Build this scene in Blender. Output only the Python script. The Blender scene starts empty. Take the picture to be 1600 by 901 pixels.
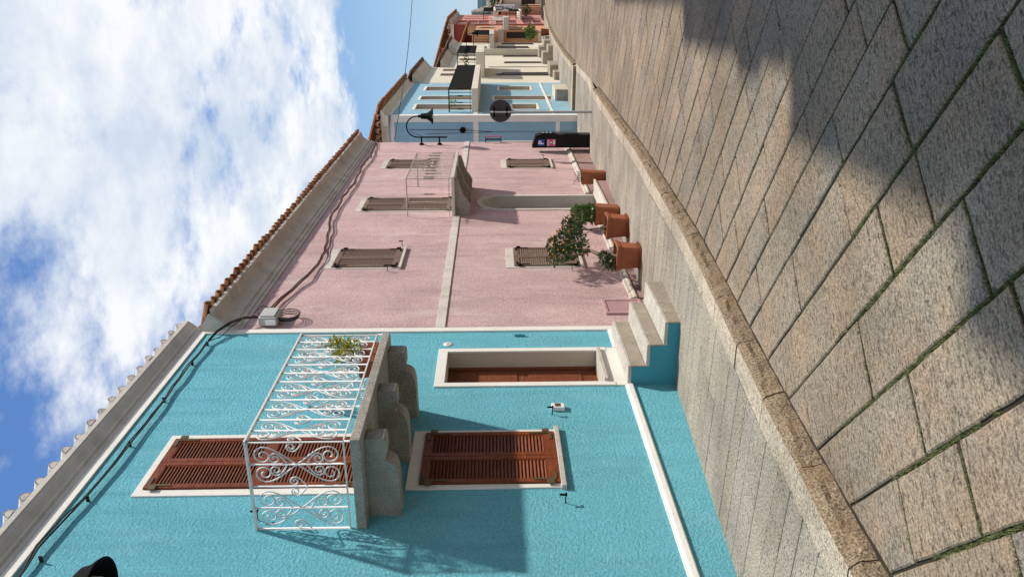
import bpy, math, random
from mathutils import Vector, Matrix, noise
R = random.Random(7)
scene = bpy.context.scene
COL = scene.collection
# ------------------------------------------------------------------ camera
cam_d = bpy.data.cameras.new('camera'); cam = bpy.data.objects.new('camera', cam_d); COL.objects.link(cam)
cF = Vector((0.931339, 0.36347, -0.022306)); cR = Vector((0.363369, -0.931606, -0.008537)); cU = Vector((0.023883, 0.000154, 0.999715))
cm = Matrix((( -cU.x, cR.x, -cF.x, 0.0), (-cU.y, cR.y, -cF.y, -4.4), (-cU.z, cR.z, -cF.z, 1.7), (0, 0, 0, 1)))   # the phone is held sideways
cam.matrix_world = cm
cam_d.sensor_width = 36; cam_d.lens = 36 * 1250.89 / 1600; cam_d.clip_start = 0.05; cam_d.clip_end = 6000
scene.camera = cam
# ------------------------------------------------------------------ light
SUN = Vector((0.58, -0.88, 1.365)).normalized()
EL = math.asin(SUN.z); ROT = math.atan2(SUN.x, SUN.y)
w = bpy.data.worlds.new('World'); scene.world = w; w.use_nodes = True
nt = w.node_tree; N = nt.nodes; L = nt.links
N.clear()
wo = N.new('ShaderNodeOutputWorld'); bg = N.new('ShaderNodeBackground'); bg.inputs[1].default_value = 0.15
sky = N.new('ShaderNodeTexSky'); sky.sky_type = 'NISHITA'; sky.sun_disc = False; sky.sun_elevation = EL; sky.sun_rotation = ROT
sky.air_density = 1.0; sky.dust_density = 0.5; sky.ozone_density = 2.2
tc = N.new('ShaderNodeTexCoord')
def wn(t, **k):
    n = N.new(t)
    for a, b in k.items(): setattr(n, a, b)
    return n
def wmath(op, a, b=None, c=None):
    n = wn('ShaderNodeMath', operation=op)
    for i, v in enumerate((a, b, c)):
        if v is None: continue
        if isinstance(v, (int, float)): n.inputs[i].default_value = v
        else: L.new(v, n.inputs[i])
    return n.outputs[0]
sep = wn('ShaderNodeSeparateXYZ'); L.new(tc.outputs['Generated'], sep.inputs[0])
zz = wmath('ADD', wmath('MAXIMUM', sep.outputs[2], 0.0), 0.16)
comb = wn('ShaderNodeCombineXYZ'); L.new(wmath('DIVIDE', sep.outputs[0], zz), comb.inputs[0]); L.new(wmath('DIVIDE', sep.outputs[1], zz), comb.inputs[1])
n1 = wn('ShaderNodeTexNoise'); n1.inputs['Scale'].default_value = 1.15; n1.inputs['Detail'].default_value = 9; n1.inputs['Roughness'].default_value = 0.6; n1.inputs['Distortion'].default_value = 0.25
mp = wn('ShaderNodeMapping'); mp.inputs['Location'].default_value = (3.1, 7.4, 0.0); L.new(comb.outputs[0], mp.inputs[0]); L.new(mp.outputs[0], n1.inputs['Vector'])
n2 = wn('ShaderNodeTexNoise'); n2.inputs['Scale'].default_value = 3.4; n2.inputs['Detail'].default_value = 8; n2.inputs['Roughness'].default_value = 0.62
L.new(mp.outputs[0], n2.inputs['Vector'])
dotn = wn('ShaderNodeVectorMath', operation='DOT_PRODUCT'); L.new(tc.outputs['Generated'], dotn.inputs[0]); dotn.inputs[1].default_value = Vector((0.90, 0.17, 0.37)).normalized()
bank = wn('ShaderNodeMapRange'); L.new(dotn.outputs['Value'], bank.inputs[0]); bank.inputs[1].default_value = 0.86; bank.inputs[2].default_value = 0.985; bank.inputs[3].default_value = -0.075; bank.inputs[4].default_value = 0.09
low = wn('ShaderNodeMapRange'); L.new(sep.outputs[2], low.inputs[0]); low.inputs[1].default_value = 0.10; low.inputs[2].default_value = 0.20; low.inputs[3].default_value = -0.30; low.inputs[4].default_value = 0.0
back = wn('ShaderNodeMapRange'); L.new(dotn.outputs['Value'], back.inputs[0]); back.inputs[1].default_value = 0.55; back.inputs[2].default_value = 0.15; back.inputs[3].default_value = 0.0; back.inputs[4].default_value = 0.16  # extra unseen cloud cover behind the camera, added for diffuse fill light
cov = wmath('ADD', back.outputs[0], wmath('ADD', wmath('ADD', wmath('MULTIPLY', n1.outputs[0], 0.56), wmath('MULTIPLY', n2.outputs[0], 0.44)), wmath('ADD', bank.outputs[0], low.outputs[0])))
ramp = wn('ShaderNodeMapRange'); ramp.interpolation_type = 'SMOOTHSTEP'; L.new(cov, ramp.inputs[0]); ramp.inputs[1].default_value = 0.462; ramp.inputs[2].default_value = 0.59
n3 = wn('ShaderNodeTexNoise'); n3.inputs['Scale'].default_value = 3.2; n3.inputs['Detail'].default_value = 8; n3.inputs['Roughness'].default_value = 0.6
mp3 = wn('ShaderNodeMapping'); mp3.inputs['Location'].default_value = (9, 2, 0); L.new(comb.outputs[0], mp3.inputs[0]); L.new(mp3.outputs[0], n3.inputs['Vector'])
cr = wn('ShaderNodeValToRGB'); L.new(n3.outputs[0], cr.inputs[0])
cr.color_ramp.elements[0].position = 0.38; cr.color_ramp.elements[0].color = (3.3, 3.8, 4.5, 1)
cr.color_ramp.elements[1].position = 0.60; cr.color_ramp.elements[1].color = (5.0, 5.12, 5.3, 1)
grad = wn('ShaderNodeValToRGB'); L.new(sep.outputs[2], grad.inputs[0]); ge = grad.color_ramp.elements
ge[0].position = 0.0; ge[0].color = (2.3, 3.15, 3.95, 1); ge[1].position = 0.62; ge[1].color = (0.37, 1.0, 2.7, 1)
q_ = ge.new(0.12); q_.color = (1.55, 2.6, 3.9, 1); q_ = ge.new(0.33); q_.color = (0.62, 1.45, 3.4, 1)
smix = wn('ShaderNodeMixRGB'); smix.inputs[0].default_value = 0.85; L.new(sky.outputs[0], smix.inputs[1]); L.new(grad.outputs[0], smix.inputs[2])
mix = wn('ShaderNodeMixRGB'); L.new(ramp.outputs[0], mix.inputs[0]); L.new(smix.outputs[0], mix.inputs[1]); L.new(cr.outputs[0], mix.inputs[2])
L.new(mix.outputs[0], bg.inputs[0]); L.new(bg.outputs[0], wo.inputs[0])
sd = bpy.data.lights.new('sun', 'SUN'); sd.energy = 3.75; sd.angle = math.radians(1.5); sd.color = (1.0, 0.93, 0.81)
so = bpy.data.objects.new('sun', sd); COL.objects.link(so); so.rotation_euler = SUN.to_track_quat('Z', 'Y').to_euler(); so.location = (0, 0, 30)
vs = scene.view_settings; vs.view_transform = 'Standard'; vs.look = 'None'; vs.exposure = 0.36; vs.gamma = 1.0; vs.use_curve_mapping = False

# ------------------------------------------------------------------ materials
def srgb(h):
    h = h.lstrip('#'); c = [int(h[i:i+2], 16) / 255 for i in (0, 2, 4)]
    return tuple(x / 12.92 if x <= 0.04045 else ((x + 0.055) / 1.055) ** 2.4 for x in c)
MATS = {}
class Mat:
    def __init__(s, name, rough=0.8, spec=0.3, metal=0.0):
        s.m = bpy.data.materials.new(name); s.m.use_nodes = True; s.t = s.m.node_tree
        s.b = s.t.nodes['Principled BSDF']; s.b.inputs['Roughness'].default_value = rough
        s.b.inputs['Specular IOR Level'].default_value = spec; s.b.inputs['Metallic'].default_value = metal
        s.tc = s.t.nodes.new('ShaderNodeTexCoord'); s.co = s.tc.outputs['Object']; MATS[name] = s.m
    def n(s, t): return s.t.nodes.new(t)
    def l(s, a, b): s.t.links.new(a, b)
    def noise(s, scale, detail=3, rough=0.55, vec=None, dist=0.0, stretch=None, rot=None):
        n = s.n('ShaderNodeTexNoise'); n.inputs['Scale'].default_value = scale; n.inputs['Detail'].default_value = detail
        n.inputs['Roughness'].default_value = rough; n.inputs['Distortion'].default_value = dist
        v = vec or s.co
        if rot:
            mp = s.n('ShaderNodeMapping'); s.l(v, mp.inputs[0]); mp.inputs['Rotation'].default_value = rot; v = mp.outputs[0]
        if stretch:
            mp = s.n('ShaderNodeMapping'); s.l(v, mp.inputs[0]); mp.inputs['Scale'].default_value = stretch; v = mp.outputs[0]
        s.l(v, n.inputs['Vector']); return n.outputs[0]
    def ramp(s, f, stops):
        r = s.n('ShaderNodeValToRGB'); s.l(f, r.inputs[0]); e = r.color_ramp.elements
        e[0].position, e[0].color = stops[0][0], (*stops[0][1], 1); e[1].position, e[1].color = stops[-1][0], (*stops[-1][1], 1)
        for p, c in stops[1:-1]:
            k = e.new(p); k.color = (*c, 1)
        return r.outputs[0]
    def mix(s, f, a, b, mode='MIX'):
        m = s.n('ShaderNodeMixRGB'); m.blend_type = mode
        for i, v in enumerate((f, a, b)):
            if isinstance(v, (int, float)): m.inputs[i].default_value = v
            elif isinstance(v, tuple): m.inputs[i].default_value = (*v, 1)
            else: s.l(v, m.inputs[i])
        return m.outputs[0]
    def math(s, op, a, b=0.0):
        m = s.n('ShaderNodeMath'); m.operation = op
        for i, v in enumerate((a, b)):
            if isinstance(v, (int, float)): m.inputs[i].default_value = v
            else: s.l(v, m.inputs[i])
        return m.outputs[0]
    def base(s, c):
        if isinstance(c, tuple): s.b.inputs['Base Color'].default_value = (*c, 1)
        else: s.l(c, s.b.inputs['Base Color'])
    def bump(s, h, strength=0.5, dist=0.01, prev=None):
        b = s.n('ShaderNodeBump'); b.inputs['Strength'].default_value = strength; b.inputs['Distance'].default_value = dist
        s.l(h, b.inputs['Height'])
        if prev: s.l(prev, b.inputs['Normal'])
        s.l(b.outputs[0], s.b.inputs['Normal']); return b.outputs[0]
def grey(v): return (v, v, v)
def stucco(name, col, sc=38, st=0.9, dist=0.012, speck_pit_shade=0.12, dirt=0.12, stain=None, drips=()):
    m = Mat(name, 0.92, 0.15)
    a = m.noise(sc, 6, 0.72, dist=0.35); big = m.noise(0.9, 5, 0.6)
    c = m.mix(1.0, col, m.ramp(a, [(0.34, grey(1 - speck_pit_shade * 1.6)), (0.62, grey(1 + speck_pit_shade * 0.5))]), 'MULTIPLY')  # speckle, plus shade of the stucco pits painted into the colour
    c = m.mix(1.0, c, m.ramp(big, [(0.3, grey(1 - dirt)), (0.65, grey(1.0))]), 'MULTIPLY')
    streak = m.noise(1.0, 4, 0.6, stretch=(3.2, 3.2, 0.35))
    c = m.mix(1.0, c, m.ramp(streak, [(0.32, grey(1 - dirt * 0.8)), (0.5, grey(1.0))]), 'MULTIPLY')
    if stain:
        k = m.noise(2.2, 6, 0.7, stretch=(1, 1, 0.5)); c = m.mix(m.ramp(k, [(0.52, grey(0)), (0.70, grey(0.6))]), c, stain)
    for (zt_, ln, dc) in drips:
        sp = m.n('ShaderNodeSeparateXYZ'); m.l(m.co, sp.inputs[0])
        k = m.noise(1.0, 3, 0.6, stretch=(7.0, 7.0, 0.25)); d = m.math('DIVIDE', m.math('SUBTRACT', zt_, sp.outputs[2]), ln)
        inside = m.math('MULTIPLY', m.math('GREATER_THAN', d, 0.0), m.math('MAXIMUM', m.math('SUBTRACT', 1.0, d), 0.0))
        c = m.mix(m.math('MULTIPLY', inside, m.ramp(k, [(0.50, grey(0)), (0.68, grey(0.75))])), c, dc)
    m.base(c)
    m.bump(a, st, dist); return m.m
def plain(name, col, rough=0.7, spec=0.3, metal=0.0, var=0.12, sc=6, bump=0.0, bsc=80):
    m = Mat(name, rough, spec, metal)
    a = m.noise(sc, 5, 0.6)
    m.base(m.mix(1.0, col, m.ramp(a, [(0.3, grey(1 - var)), (0.68, grey(1 + var * 0.3))]), 'MULTIPLY'))
    if bump: m.bump(m.noise(bsc, 3), bump, 0.004)
    return m.m
def wood(name, col, dark, axis=(2, 14, 14), rough=0.45, worn=None, spec=0.4):
    m = Mat(name, rough, spec)
    a = m.noise(5, 5, 0.65, stretch=axis, dist=0.4); b = m.noise(1.7, 3)
    c = m.mix(m.ramp(a, [(0.35, grey(0)), (0.65, grey(1))]), dark, col)
    c = m.mix(1.0, c, m.ramp(b, [(0.3, grey(0.78)), (0.7, grey(1.05))]), 'MULTIPLY')
    if worn:
        c = m.mix(m.ramp(m.noise(9, 6, 0.7), [(0.52, grey(0)), (0.66, grey(0.85))]), c, worn)
    m.base(c); m.bump(a, 0.25, 0.003); return m.m
def granite(name, tones, sc=150, bsc=60, bst=0.6, stain=None, rough=0.85, bd=0.006):
    m = Mat(name, rough, 0.2)
    a = m.noise(sc, 2, 0.7); b = m.noise(7, 5, 0.6)
    c = m.ramp(a, [(0.33, tones[0]), (0.48, tones[1]), (0.66, tones[2])])
    c = m.mix(1.0, c, m.ramp(b, [(0.3, grey(0.74)), (0.7, grey(1.06))]), 'MULTIPLY')
    if stain: c = m.mix(m.ramp(m.noise(3.5, 5, 0.65), [(0.5, grey(0)), (0.68, grey(0.7))]), c, stain)
    m.base(c); m.bump(m.noise(bsc, 4, 0.65), bst, bd); return m.m

M_TURQ = stucco('turquoise_stucco', (0.20, 0.605, 0.735), 38, 1.0, 0.030, 0.17, 0.12, stain=(0.26, 0.64, 0.74), drips=((5.9, 1.3, (0.12, 0.38, 0.46)), (3.2, 0.7, (0.14, 0.40, 0.47))))
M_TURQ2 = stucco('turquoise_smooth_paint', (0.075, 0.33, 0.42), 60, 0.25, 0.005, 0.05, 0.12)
M_PINK = stucco('pink_roughcast', (0.79, 0.55, 0.555), 62, 1.0, 0.020, 0.34, 0.20, stain=(0.80, 0.67, 0.64), drips=((3.06, 1.0, (0.48, 0.35, 0.32)), (5.76, 0.9, (0.50, 0.38, 0.35))))
M_PINKP = stucco('pink_plinth_roughcast', (0.50, 0.32, 0.31), 45, 1.0, 0.016, 0.34, 0.25, stain=(0.36, 0.30, 0.27))
M_WHITE = stucco('white_trim_paint', (0.84, 0.81, 0.765), 40, 0.35, 0.008, 0.05, 0.10)
M_OFFW = stucco('aged_white_band', (0.68, 0.64, 0.58), 30, 0.3, 0.006, 0.06, 0.16, stain=(0.42, 0.36, 0.28))
M_CORN = stucco('grey_cornice_plaster', (0.66, 0.62, 0.56), 14, 0.2, 0.004, 0.05, 0.2)
M_CORP = stucco('cream_cornice_plaster', (0.66, 0.61, 0.54), 10, 0.2, 0.004, 0.06, 0.25, stain=(0.34, 0.29, 0.22))
M_BLUE = stucco('light_blue_stucco', (0.34, 0.57, 0.70), 30, 0.9, 0.03, 0.12, 0.10)
M_CREAM = stucco('cream_plaster', (0.74, 0.68, 0.56), 30, 0.3, 0.006, 0.05, 0.10)
M_ORNG = stucco('orange_plaster', (0.66, 0.34, 0.20), 30, 0.3, 0.006, 0.06, 0.2)
M_SALM = stucco('salmon_plaster', (0.60, 0.27, 0.23), 30, 0.3, 0.006, 0.06, 0.1)
M_RED = stucco('dark_red_plaster', (0.33, 0.075, 0.06), 30, 0.3, 0.006, 0.06, 0.1)
M_REVEAL = stucco('beige_reveal_plaster', (0.62, 0.56, 0.47), 30, 0.2, 0.004, 0.04, 0.1)
M_GRANB = granite('balcony_granite', ((0.12, 0.105, 0.095), (0.36, 0.335, 0.30), (0.58, 0.54, 0.48)), 130, 90, 0.35, stain=(0.16, 0.14, 0.11))
M_GRANT = granite('step_granite', ((0.14, 0.11, 0.085), (0.38, 0.33, 0.27), (0.58, 0.52, 0.44)), 110, 70, 0.7, stain=(0.27, 0.23, 0.18))
M_STEP = granite('pale_tread_granite', ((0.24, 0.21, 0.18), (0.56, 0.52, 0.47), (0.72, 0.68, 0.62)), 120, 80, 0.5)
M_GRANR = granite('hammered_brown_granite', ((0.07, 0.052, 0.038), (0.25, 0.19, 0.13), (0.44, 0.35, 0.245)), 70, 38, 1.0, stain=(0.20, 0.135, 0.07), bd=0.014)
M_WOODR = wood('varnished_red_wood', (0.27, 0.070, 0.022), (0.13, 0.034, 0.014), spec=0.25)
M_WOODD = wood('dark_wood_gap_shade', (0.03, 0.014, 0.01), (0.02, 0.01, 0.008))  # near-black wood, also the painted shade behind louvre slats
M_WOODB = wood('weathered_brown_wood', (0.25, 0.165, 0.12), (0.15, 0.09, 0.065), rough=0.75)
M_DOOR = wood('reddish_door_wood', (0.24, 0.08, 0.035), (0.14, 0.04, 0.02), spec=0.3)
M_IRONW = plain('white_painted_iron', (0.78, 0.77, 0.76), 0.45, 0.4, 0.0, 0.10, 12)
M_IRONB = plain('black_iron', (0.005, 0.005, 0.006), 0.7, 0.05)
M_IRONR = plain('faded_rust_iron', (0.42, 0.36, 0.31), 0.7, 0.3, 0.0, 0.5, 25)
M_STEEL = plain('zinc_steel', (0.19, 0.185, 0.18), 0.65, 0.2, 0.0, 0.2, 14)
M_DISC = plain('sign_back_metal', (0.06, 0.06, 0.068), 0.6, 0.2, 0.0, 0.15, 14)
M_BRASS = plain('aged_hinge_metal', (0.15, 0.115, 0.06), 0.55, 0.4, 0.4, 0.3, 30)
M_CABLE = plain('dark_cable', (0.028, 0.025, 0.026), 0.7)
M_CABLB = plain('brown_cable', (0.11, 0.065, 0.045), 0.75)
M_BOXG = plain('grey_plastic_box', (0.50, 0.49, 0.47), 0.5)
M_TERR = plain('terracotta_plastic', (0.33, 0.105, 0.048), 0.6, 0.3, 0, 0.22, 7, 0.1, 60)
M_SOIL = plain('soil', (0.05, 0.035, 0.025), 0.95)
M_BLACK = plain('black_machine_paint', (0.006, 0.006, 0.007), 0.4, 0.2)
M_SBLUE = plain('sign_blue', (0.03, 0.11, 0.45), 0.4)
M_SPINK = plain('sticker_pink', (0.55, 0.10, 0.22), 0.4)
M_SWHITE = plain('sign_white', (0.86, 0.86, 0.86), 0.4)
M_SGREEN = plain('sign_dark_green', (0.02, 0.10, 0.07), 0.5)
M_GLASS = plain('window_glass', (0.10, 0.13, 0.16), 0.08, 0.8, 0.0, 0.1)
M_PALEG = plain('pale_window_glass', (0.45, 0.45, 0.50), 0.15, 0.7, 0.0, 0.1)
M_GLOBE = plain('lamp_globe', (0.60, 0.52, 0.34), 0.3)
M_CABP = wood('faded_pink_panel', (0.56, 0.36, 0.38), (0.48, 0.29, 0.31), (14, 14, 2), 0.7)
M_BARK = plain('bark', (0.20, 0.15, 0.10), 0.9, 0.2, 0, 0.35, 20, 0.5, 60)
def tilemat(name, a, b, c):
    m = Mat(name, 0.9, 0.15); g = m.n('ShaderNodeNewGeometry'); k = m.noise(9, 6, 0.7)
    col = m.ramp(g.outputs['Random Per Island'], [(0.0, a), (0.5, b), (1.0, c)])
    m.base(m.mix(1.0, col, m.ramp(k, [(0.35, grey(0.5)), (0.6, grey(1.05))]), 'MULTIPLY')); m.bump(k, 0.5, 0.006); return m.m
M_TILE = tilemat('terracotta_tile', (0.32, 0.12, 0.055), (0.44, 0.20, 0.10), (0.50, 0.30, 0.17))
M_TILEW = tilemat('whitewashed_tile', (0.74, 0.66, 0.60), (0.80, 0.76, 0.72), (0.76, 0.70, 0.65))
M_TILED = tilemat('old_brown_tile', (0.18, 0.09, 0.06), (0.25, 0.14, 0.09), (0.30, 0.20, 0.14))
def leafmat(name, a, b):
    m = Mat(name, 0.55, 0.35); g = m.n('ShaderNodeNewGeometry')
    m.base(m.ramp(g.outputs['Random Per Island'], [(0, a), (1, b)])); m.b.inputs['Subsurface Weight'].default_value = 0.0; return m.m
M_LEAF = leafmat('dark_leaf', (0.018, 0.045, 0.014), (0.07, 0.13, 0.035))
M_LEAFB = leafmat('bright_leaf', (0.05, 0.13, 0.02), (0.13, 0.22, 0.05))
M_LEAFY = leafmat('yellow_leaf', (0.28, 0.30, 0.03), (0.42, 0.40, 0.05))
M_BERRY = leafmat('orange_flower', (0.55, 0.13, 0.02), (0.70, 0.30, 0.04))
M_PETAL = leafmat('small_pale_flower', (0.35, 0.10, 0.12), (0.55, 0.30, 0.3))
M_GRASS = leafmat('grass_blade', (0.05, 0.075, 0.02), (0.19, 0.21, 0.07))
# paving stones: every stone has a tone of its own, chisel lines and dark pits
def paving(name, tones, sc_spk, dirs, chis, bst, tint):
    m = Mat(name, 0.82, 0.22); g = m.n('ShaderNodeNewGeometry'); rnd = g.outputs['Random Per Island']
    base = m.ramp(rnd, tones)
    off = m.n('ShaderNodeVectorMath'); off.operation = 'ADD'; m.l(m.co, off.inputs[0])
    cx = m.n('ShaderNodeCombineXYZ'); m.l(m.math('MULTIPLY', rnd, 37.0), cx.inputs[0]); m.l(m.math('MULTIPLY', rnd, 11.0), cx.inputs[1]); m.l(cx.outputs[0], off.inputs[1])
    v = off.outputs[0]
    spk = m.noise(sc_spk, 4, 0.72, v)
    c = m.mix(1.0, base, m.ramp(spk, [(0.34, (0.34, 0.32, 0.30)), (0.47, (0.84, 0.84, 0.84)), (0.56, (1.05, 1.04, 1.02)), (0.70, (1.5, 1.46, 1.40))]), 'MULTIPLY')
    patch = m.noise(2.3, 6, 0.65, v)
    c = m.mix(m.ramp(patch, [(0.44, grey(0)), (0.66, grey(0.75))]), c, m.mix(1.0, tint, m.ramp(spk, [(0.35, grey(0.5)), (0.65, grey(1.3))]), 'MULTIPLY'))
    soil = m.noise(0.8, 5, 0.6)
    c = m.mix(1.0, c, m.ramp(soil, [(0.34, grey(0.70)), (0.62, grey(1.08))]), 'MULTIPLY')
    lines = m.noise(chis, 3, 0.6, v, 0.3, stretch=dirs[0], rot=dirs[1])
    c = m.mix(1.0, c, m.ramp(lines, [(0.36, grey(0.50)), (0.50, grey(1.08))]), 'MULTIPLY')
    vo = m.n('ShaderNodeTexNoise'); vo.inputs['Scale'].default_value = 17; vo.inputs['Detail'].default_value = 3; m.l(v, vo.inputs['Vector'])
    pit = m.ramp(vo.outputs[0], [(0.26, grey(1)), (0.31, grey(0))])
    c = m.mix(m.math('MULTIPLY', pit, 0.55), c, (0.05, 0.045, 0.04)); m.base(c)
    h = m.math('ADD', m.math('MULTIPLY', lines, 0.9), m.math('MULTIPLY', spk, 0.55))
    h = m.math('SUBTRACT', h, m.math('MULTIPLY', pit, 0.7))
    m.bump(h, bst, 0.012); return m.m
M_ROAD = paving('road_granite', [(0.0, (0.285, 0.235, 0.18)), (0.25, (0.335, 0.275, 0.208)), (0.45, (0.27, 0.24, 0.205)), (0.65, (0.315, 0.265, 0.21)), (0.85, (0.355, 0.29, 0.215)), (1.0, (0.29, 0.255, 0.215))],
                75, ((1.0, 2.9, 1.0), (0, 0, 0.80)), 20, 1.0, (0.38, 0.275, 0.185))
M_WALK = paving('sidewalk_granite', [(0.0, (0.345, 0.305, 0.255)), (0.3, (0.42, 0.375, 0.32)), (0.6, (0.37, 0.34, 0.305)), (1.0, (0.45, 0.40, 0.335))],
                90, ((2.0, 1.4, 1.0), (0, 0, 0.1)), 34, 0.9, (0.41, 0.36, 0.29))
M_KTOP = paving('kerb_top_granite', [(0.0, (0.48, 0.415, 0.33)), (1.0, (0.58, 0.51, 0.42))], 95, ((3.0, 3.0, 1.0), (0, 0, 0)), 14, 0.5, (0.50, 0.42, 0.32))
mj = Mat('joint_soil', 0.95, 0.1)
mj.base(mj.mix(mj.ramp(mj.noise(3.0, 5, 0.6), [(0.52, grey(0)), (0.66, grey(1))]), (0.042, 0.034, 0.027), (0.045, 0.052, 0.022))); mj.bump(mj.noise(60, 4), 0.8, 0.01)
M_JOINT = mj.m
M_GROUND = plain('bare_ground', (0.16, 0.14, 0.11), 0.95, 0.1, 0, 0.3, 0.4)
M_HILL = plain('distant_hill', (0.045, 0.085, 0.10), 0.95, 0.1, 0, 0.35, 0.01)
M_ROCK = granite('rocky_outcrop', ((0.10, 0.09, 0.08), (0.20, 0.17, 0.15), (0.30, 0.26, 0.23)), 3, 2, 1.0)

# ------------------------------------------------------------------ helpers
def prop(o, label=None, cat=None, group=None, kind=None):
    if label: o['label'] = label
    if cat: o['category'] = cat
    if group: o['group'] = group
    if kind: o['kind'] = kind
    return o
ORG = {}
def thing(name, loc, label, cat, group=None):
    o = bpy.data.objects.new(name, None); o.empty_display_size = 0.2; COL.objects.link(o); o.location = loc
    ORG[o] = Vector(loc); return prop(o, label, cat, group)
class MB:
    def __init__(s): s.v = []; s.f = []; s.m = []; s.s = []
    def add(s, vs, fs, mi=0, sm=False):
        k = len(s.v); s.v += [tuple(v) for v in vs]
        for f in fs: s.f.append(tuple(i + k for i in f)); s.m.append(mi); s.s.append(sm)
        return s
    def box(s, x0, x1, y0, y1, z0, z1, mi=0):
        v = [(x, y, z) for x in (x0, x1) for y in (y0, y1) for z in (z0, z1)]
        return s.add(v, [(0, 1, 3, 2), (4, 6, 7, 5), (0, 4, 5, 1), (2, 3, 7, 6), (0, 2, 6, 4), (1, 5, 7, 3)], mi)
    def hexa(s, v, mi=0):   # bottom 4 (ccw), top 4
        return s.add(v, [(3, 2, 1, 0), (4, 5, 6, 7), (0, 1, 5, 4), (1, 2, 6, 5), (2, 3, 7, 6), (3, 0, 4, 7)], mi)
    def prism(s, poly, axis, a, b, mi=0, sm=False):   # poly of 2-D points, extruded along axis 'x','y','z'
        def P(p, t): return {'x': (t, p[0], p[1]), 'y': (p[0], t, p[1]), 'z': (p[0], p[1], t)}[axis]
        n = len(poly); v = [P(p, a) for p in poly] + [P(p, b) for p in poly]
        s.add(v, [(i, (i + 1) % n, n + (i + 1) % n, n + i) for i in range(n)], mi, sm)
        return s.add(v, [tuple(range(n))[::-1], tuple(range(n, 2 * n))], mi)
    def sweepx(s, prof, a, b, mi=0, cap=True, sm=False):   # open profile in (y,z) swept along x
        n = len(prof); v = [(a, *p) for p in prof] + [(b, *p) for p in prof]
        return s.add(v, [(i, i + 1, n + i + 1, n + i) for i in range(n - 1)], mi, sm)
    def tube(s, pts, r, n=6, mi=0, closed=False):
        pts = [Vector(p) for p in pts]; rs = r if isinstance(r, (list, tuple)) else [r] * len(pts)
        k0 = len(s.v); up = None
        for i, p in enumerate(pts):
            t = (pts[min(i + 1, len(pts) - 1)] - pts[max(i - 1, 0)])
            if t.length < 1e-9: t = Vector((0, 0, 1))
            t.normalize()
            if up is None:
                up = Vector((0, 0, 1)) if abs(t.z) < 0.9 else Vector((1, 0, 0))
            a = t.cross(up)
            if a.length < 1e-5: a = t.cross(Vector((0.3, 1, 0.2)))
            a.normalize(); b = a.cross(t).normalized(); up = b
            for j in range(n):
                an = 2 * math.pi * j / n
                s.v.append(tuple(p + (a * math.cos(an) + b * math.sin(an)) * rs[i]))
        for i in range(len(pts) - 1):
            for j in range(n):
                s.f.append((k0 + i * n + j, k0 + i * n + (j + 1) % n, k0 + (i + 1) * n + (j + 1) % n, k0 + (i + 1) * n + j)); s.m.append(mi); s.s.append(True)
        for e in (0, len(pts) - 1):
            s.f.append(tuple(k0 + e * n + j for j in range(n))); s.m.append(mi); s.s.append(False)
        return s
    def lathe(s, prof, c, n=24, mi=0, axis='z', caps=False):   # prof (r, h)
        k0 = len(s.v)
        for r, h in prof:
            for j in range(n):
                a = 2 * math.pi * j / n; x, y = r * math.cos(a), r * math.sin(a)
                d = {'z': (x, y, h), 'x': (h, x, y), 'y': (x, h, y)}[axis]
                s.v.append((c[0] + d[0], c[1] + d[1], c[2] + d[2]))
        for i in range(len(prof) - 1):
            for j in range(n):
                s.f.append((k0 + i * n + j, k0 + i * n + (j + 1) % n, k0 + (i + 1) * n + (j + 1) % n, k0 + (i + 1) * n + j)); s.m.append(mi); s.s.append(True)
        if caps:
            for e in (0, len(prof) - 1): s.f.append(tuple(k0 + e * n + j for j in range(n))); s.m.append(mi); s.s.append(False)
        return s
    def blob(s, c, rx, ry, rz, mi=0, seed=0, am=0.25, u=10, w=7):
        k0 = len(s.v)
        for i in range(w + 1):
            t = math.pi * i / w
            for j in range(u):
                p = 2 * math.pi * j / u; d = Vector((math.sin(t) * math.cos(p), math.sin(t) * math.sin(p), math.cos(t)))
                k = 1 + am * noise.noise(d * 1.9 + Vector((seed, seed * 2, 0))) * 2
                s.v.append((c[0] + d.x * rx * k, c[1] + d.y * ry * k, c[2] + d.z * rz * k))
        for i in range(w):
            for j in range(u):
                s.f.append((k0 + i * u + j, k0 + i * u + (j + 1) % u, k0 + (i + 1) * u + (j + 1) % u, k0 + (i + 1) * u + j)); s.m.append(mi); s.s.append(True)
        return s
    def build(s, name, mats, parent=None, bevel=0.0, fix=True):
        me = bpy.data.meshes.new(name); o0 = ORG.get(parent, Vector((0, 0, 0)))
        me.from_pydata([(v[0] - o0.x, v[1] - o0.y, v[2] - o0.z) for v in s.v], [], s.f)
        if not isinstance(mats, (list, tuple)): mats = [mats]
        for m in mats: me.materials.append(m)
        me.polygons.foreach_set('material_index', s.m); me.polygons.foreach_set('use_smooth', s.s)
        me.update()
        o = bpy.data.objects.new(name, me); COL.objects.link(o)
        if parent: o.parent = parent
        ORG[o] = o0
        if bevel:
            b = o.modifiers.new('bevel', 'BEVEL'); b.width = bevel; b.segments = 2; b.limit_method = 'ANGLE'; b.angle_limit = math.radians(40)
        return o
def struct(mb, name, mats, **k): return prop(mb.build(name, mats, **k), kind='structure')
def interp(xs, ys, x):
    if x <= xs[0]: return ys[0] + (ys[1] - ys[0]) * (x - xs[0]) / (xs[1] - xs[0])
    for i in range(len(xs) - 1):
        if x <= xs[i + 1]: return ys[i] + (ys[i + 1] - ys[i]) * (x - xs[i]) / (xs[i + 1] - xs[i])
    return ys[-1]
GX = [0, 5, 6.4, 8.2, 10.7, 12.4, 17, 21.5, 30, 60, 100, 200]; GZ = [.04, -.192, -.276, -.386, -.475, -.55, -.737, -.86, -1.12, -2.0, -2.9, -4]
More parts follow.
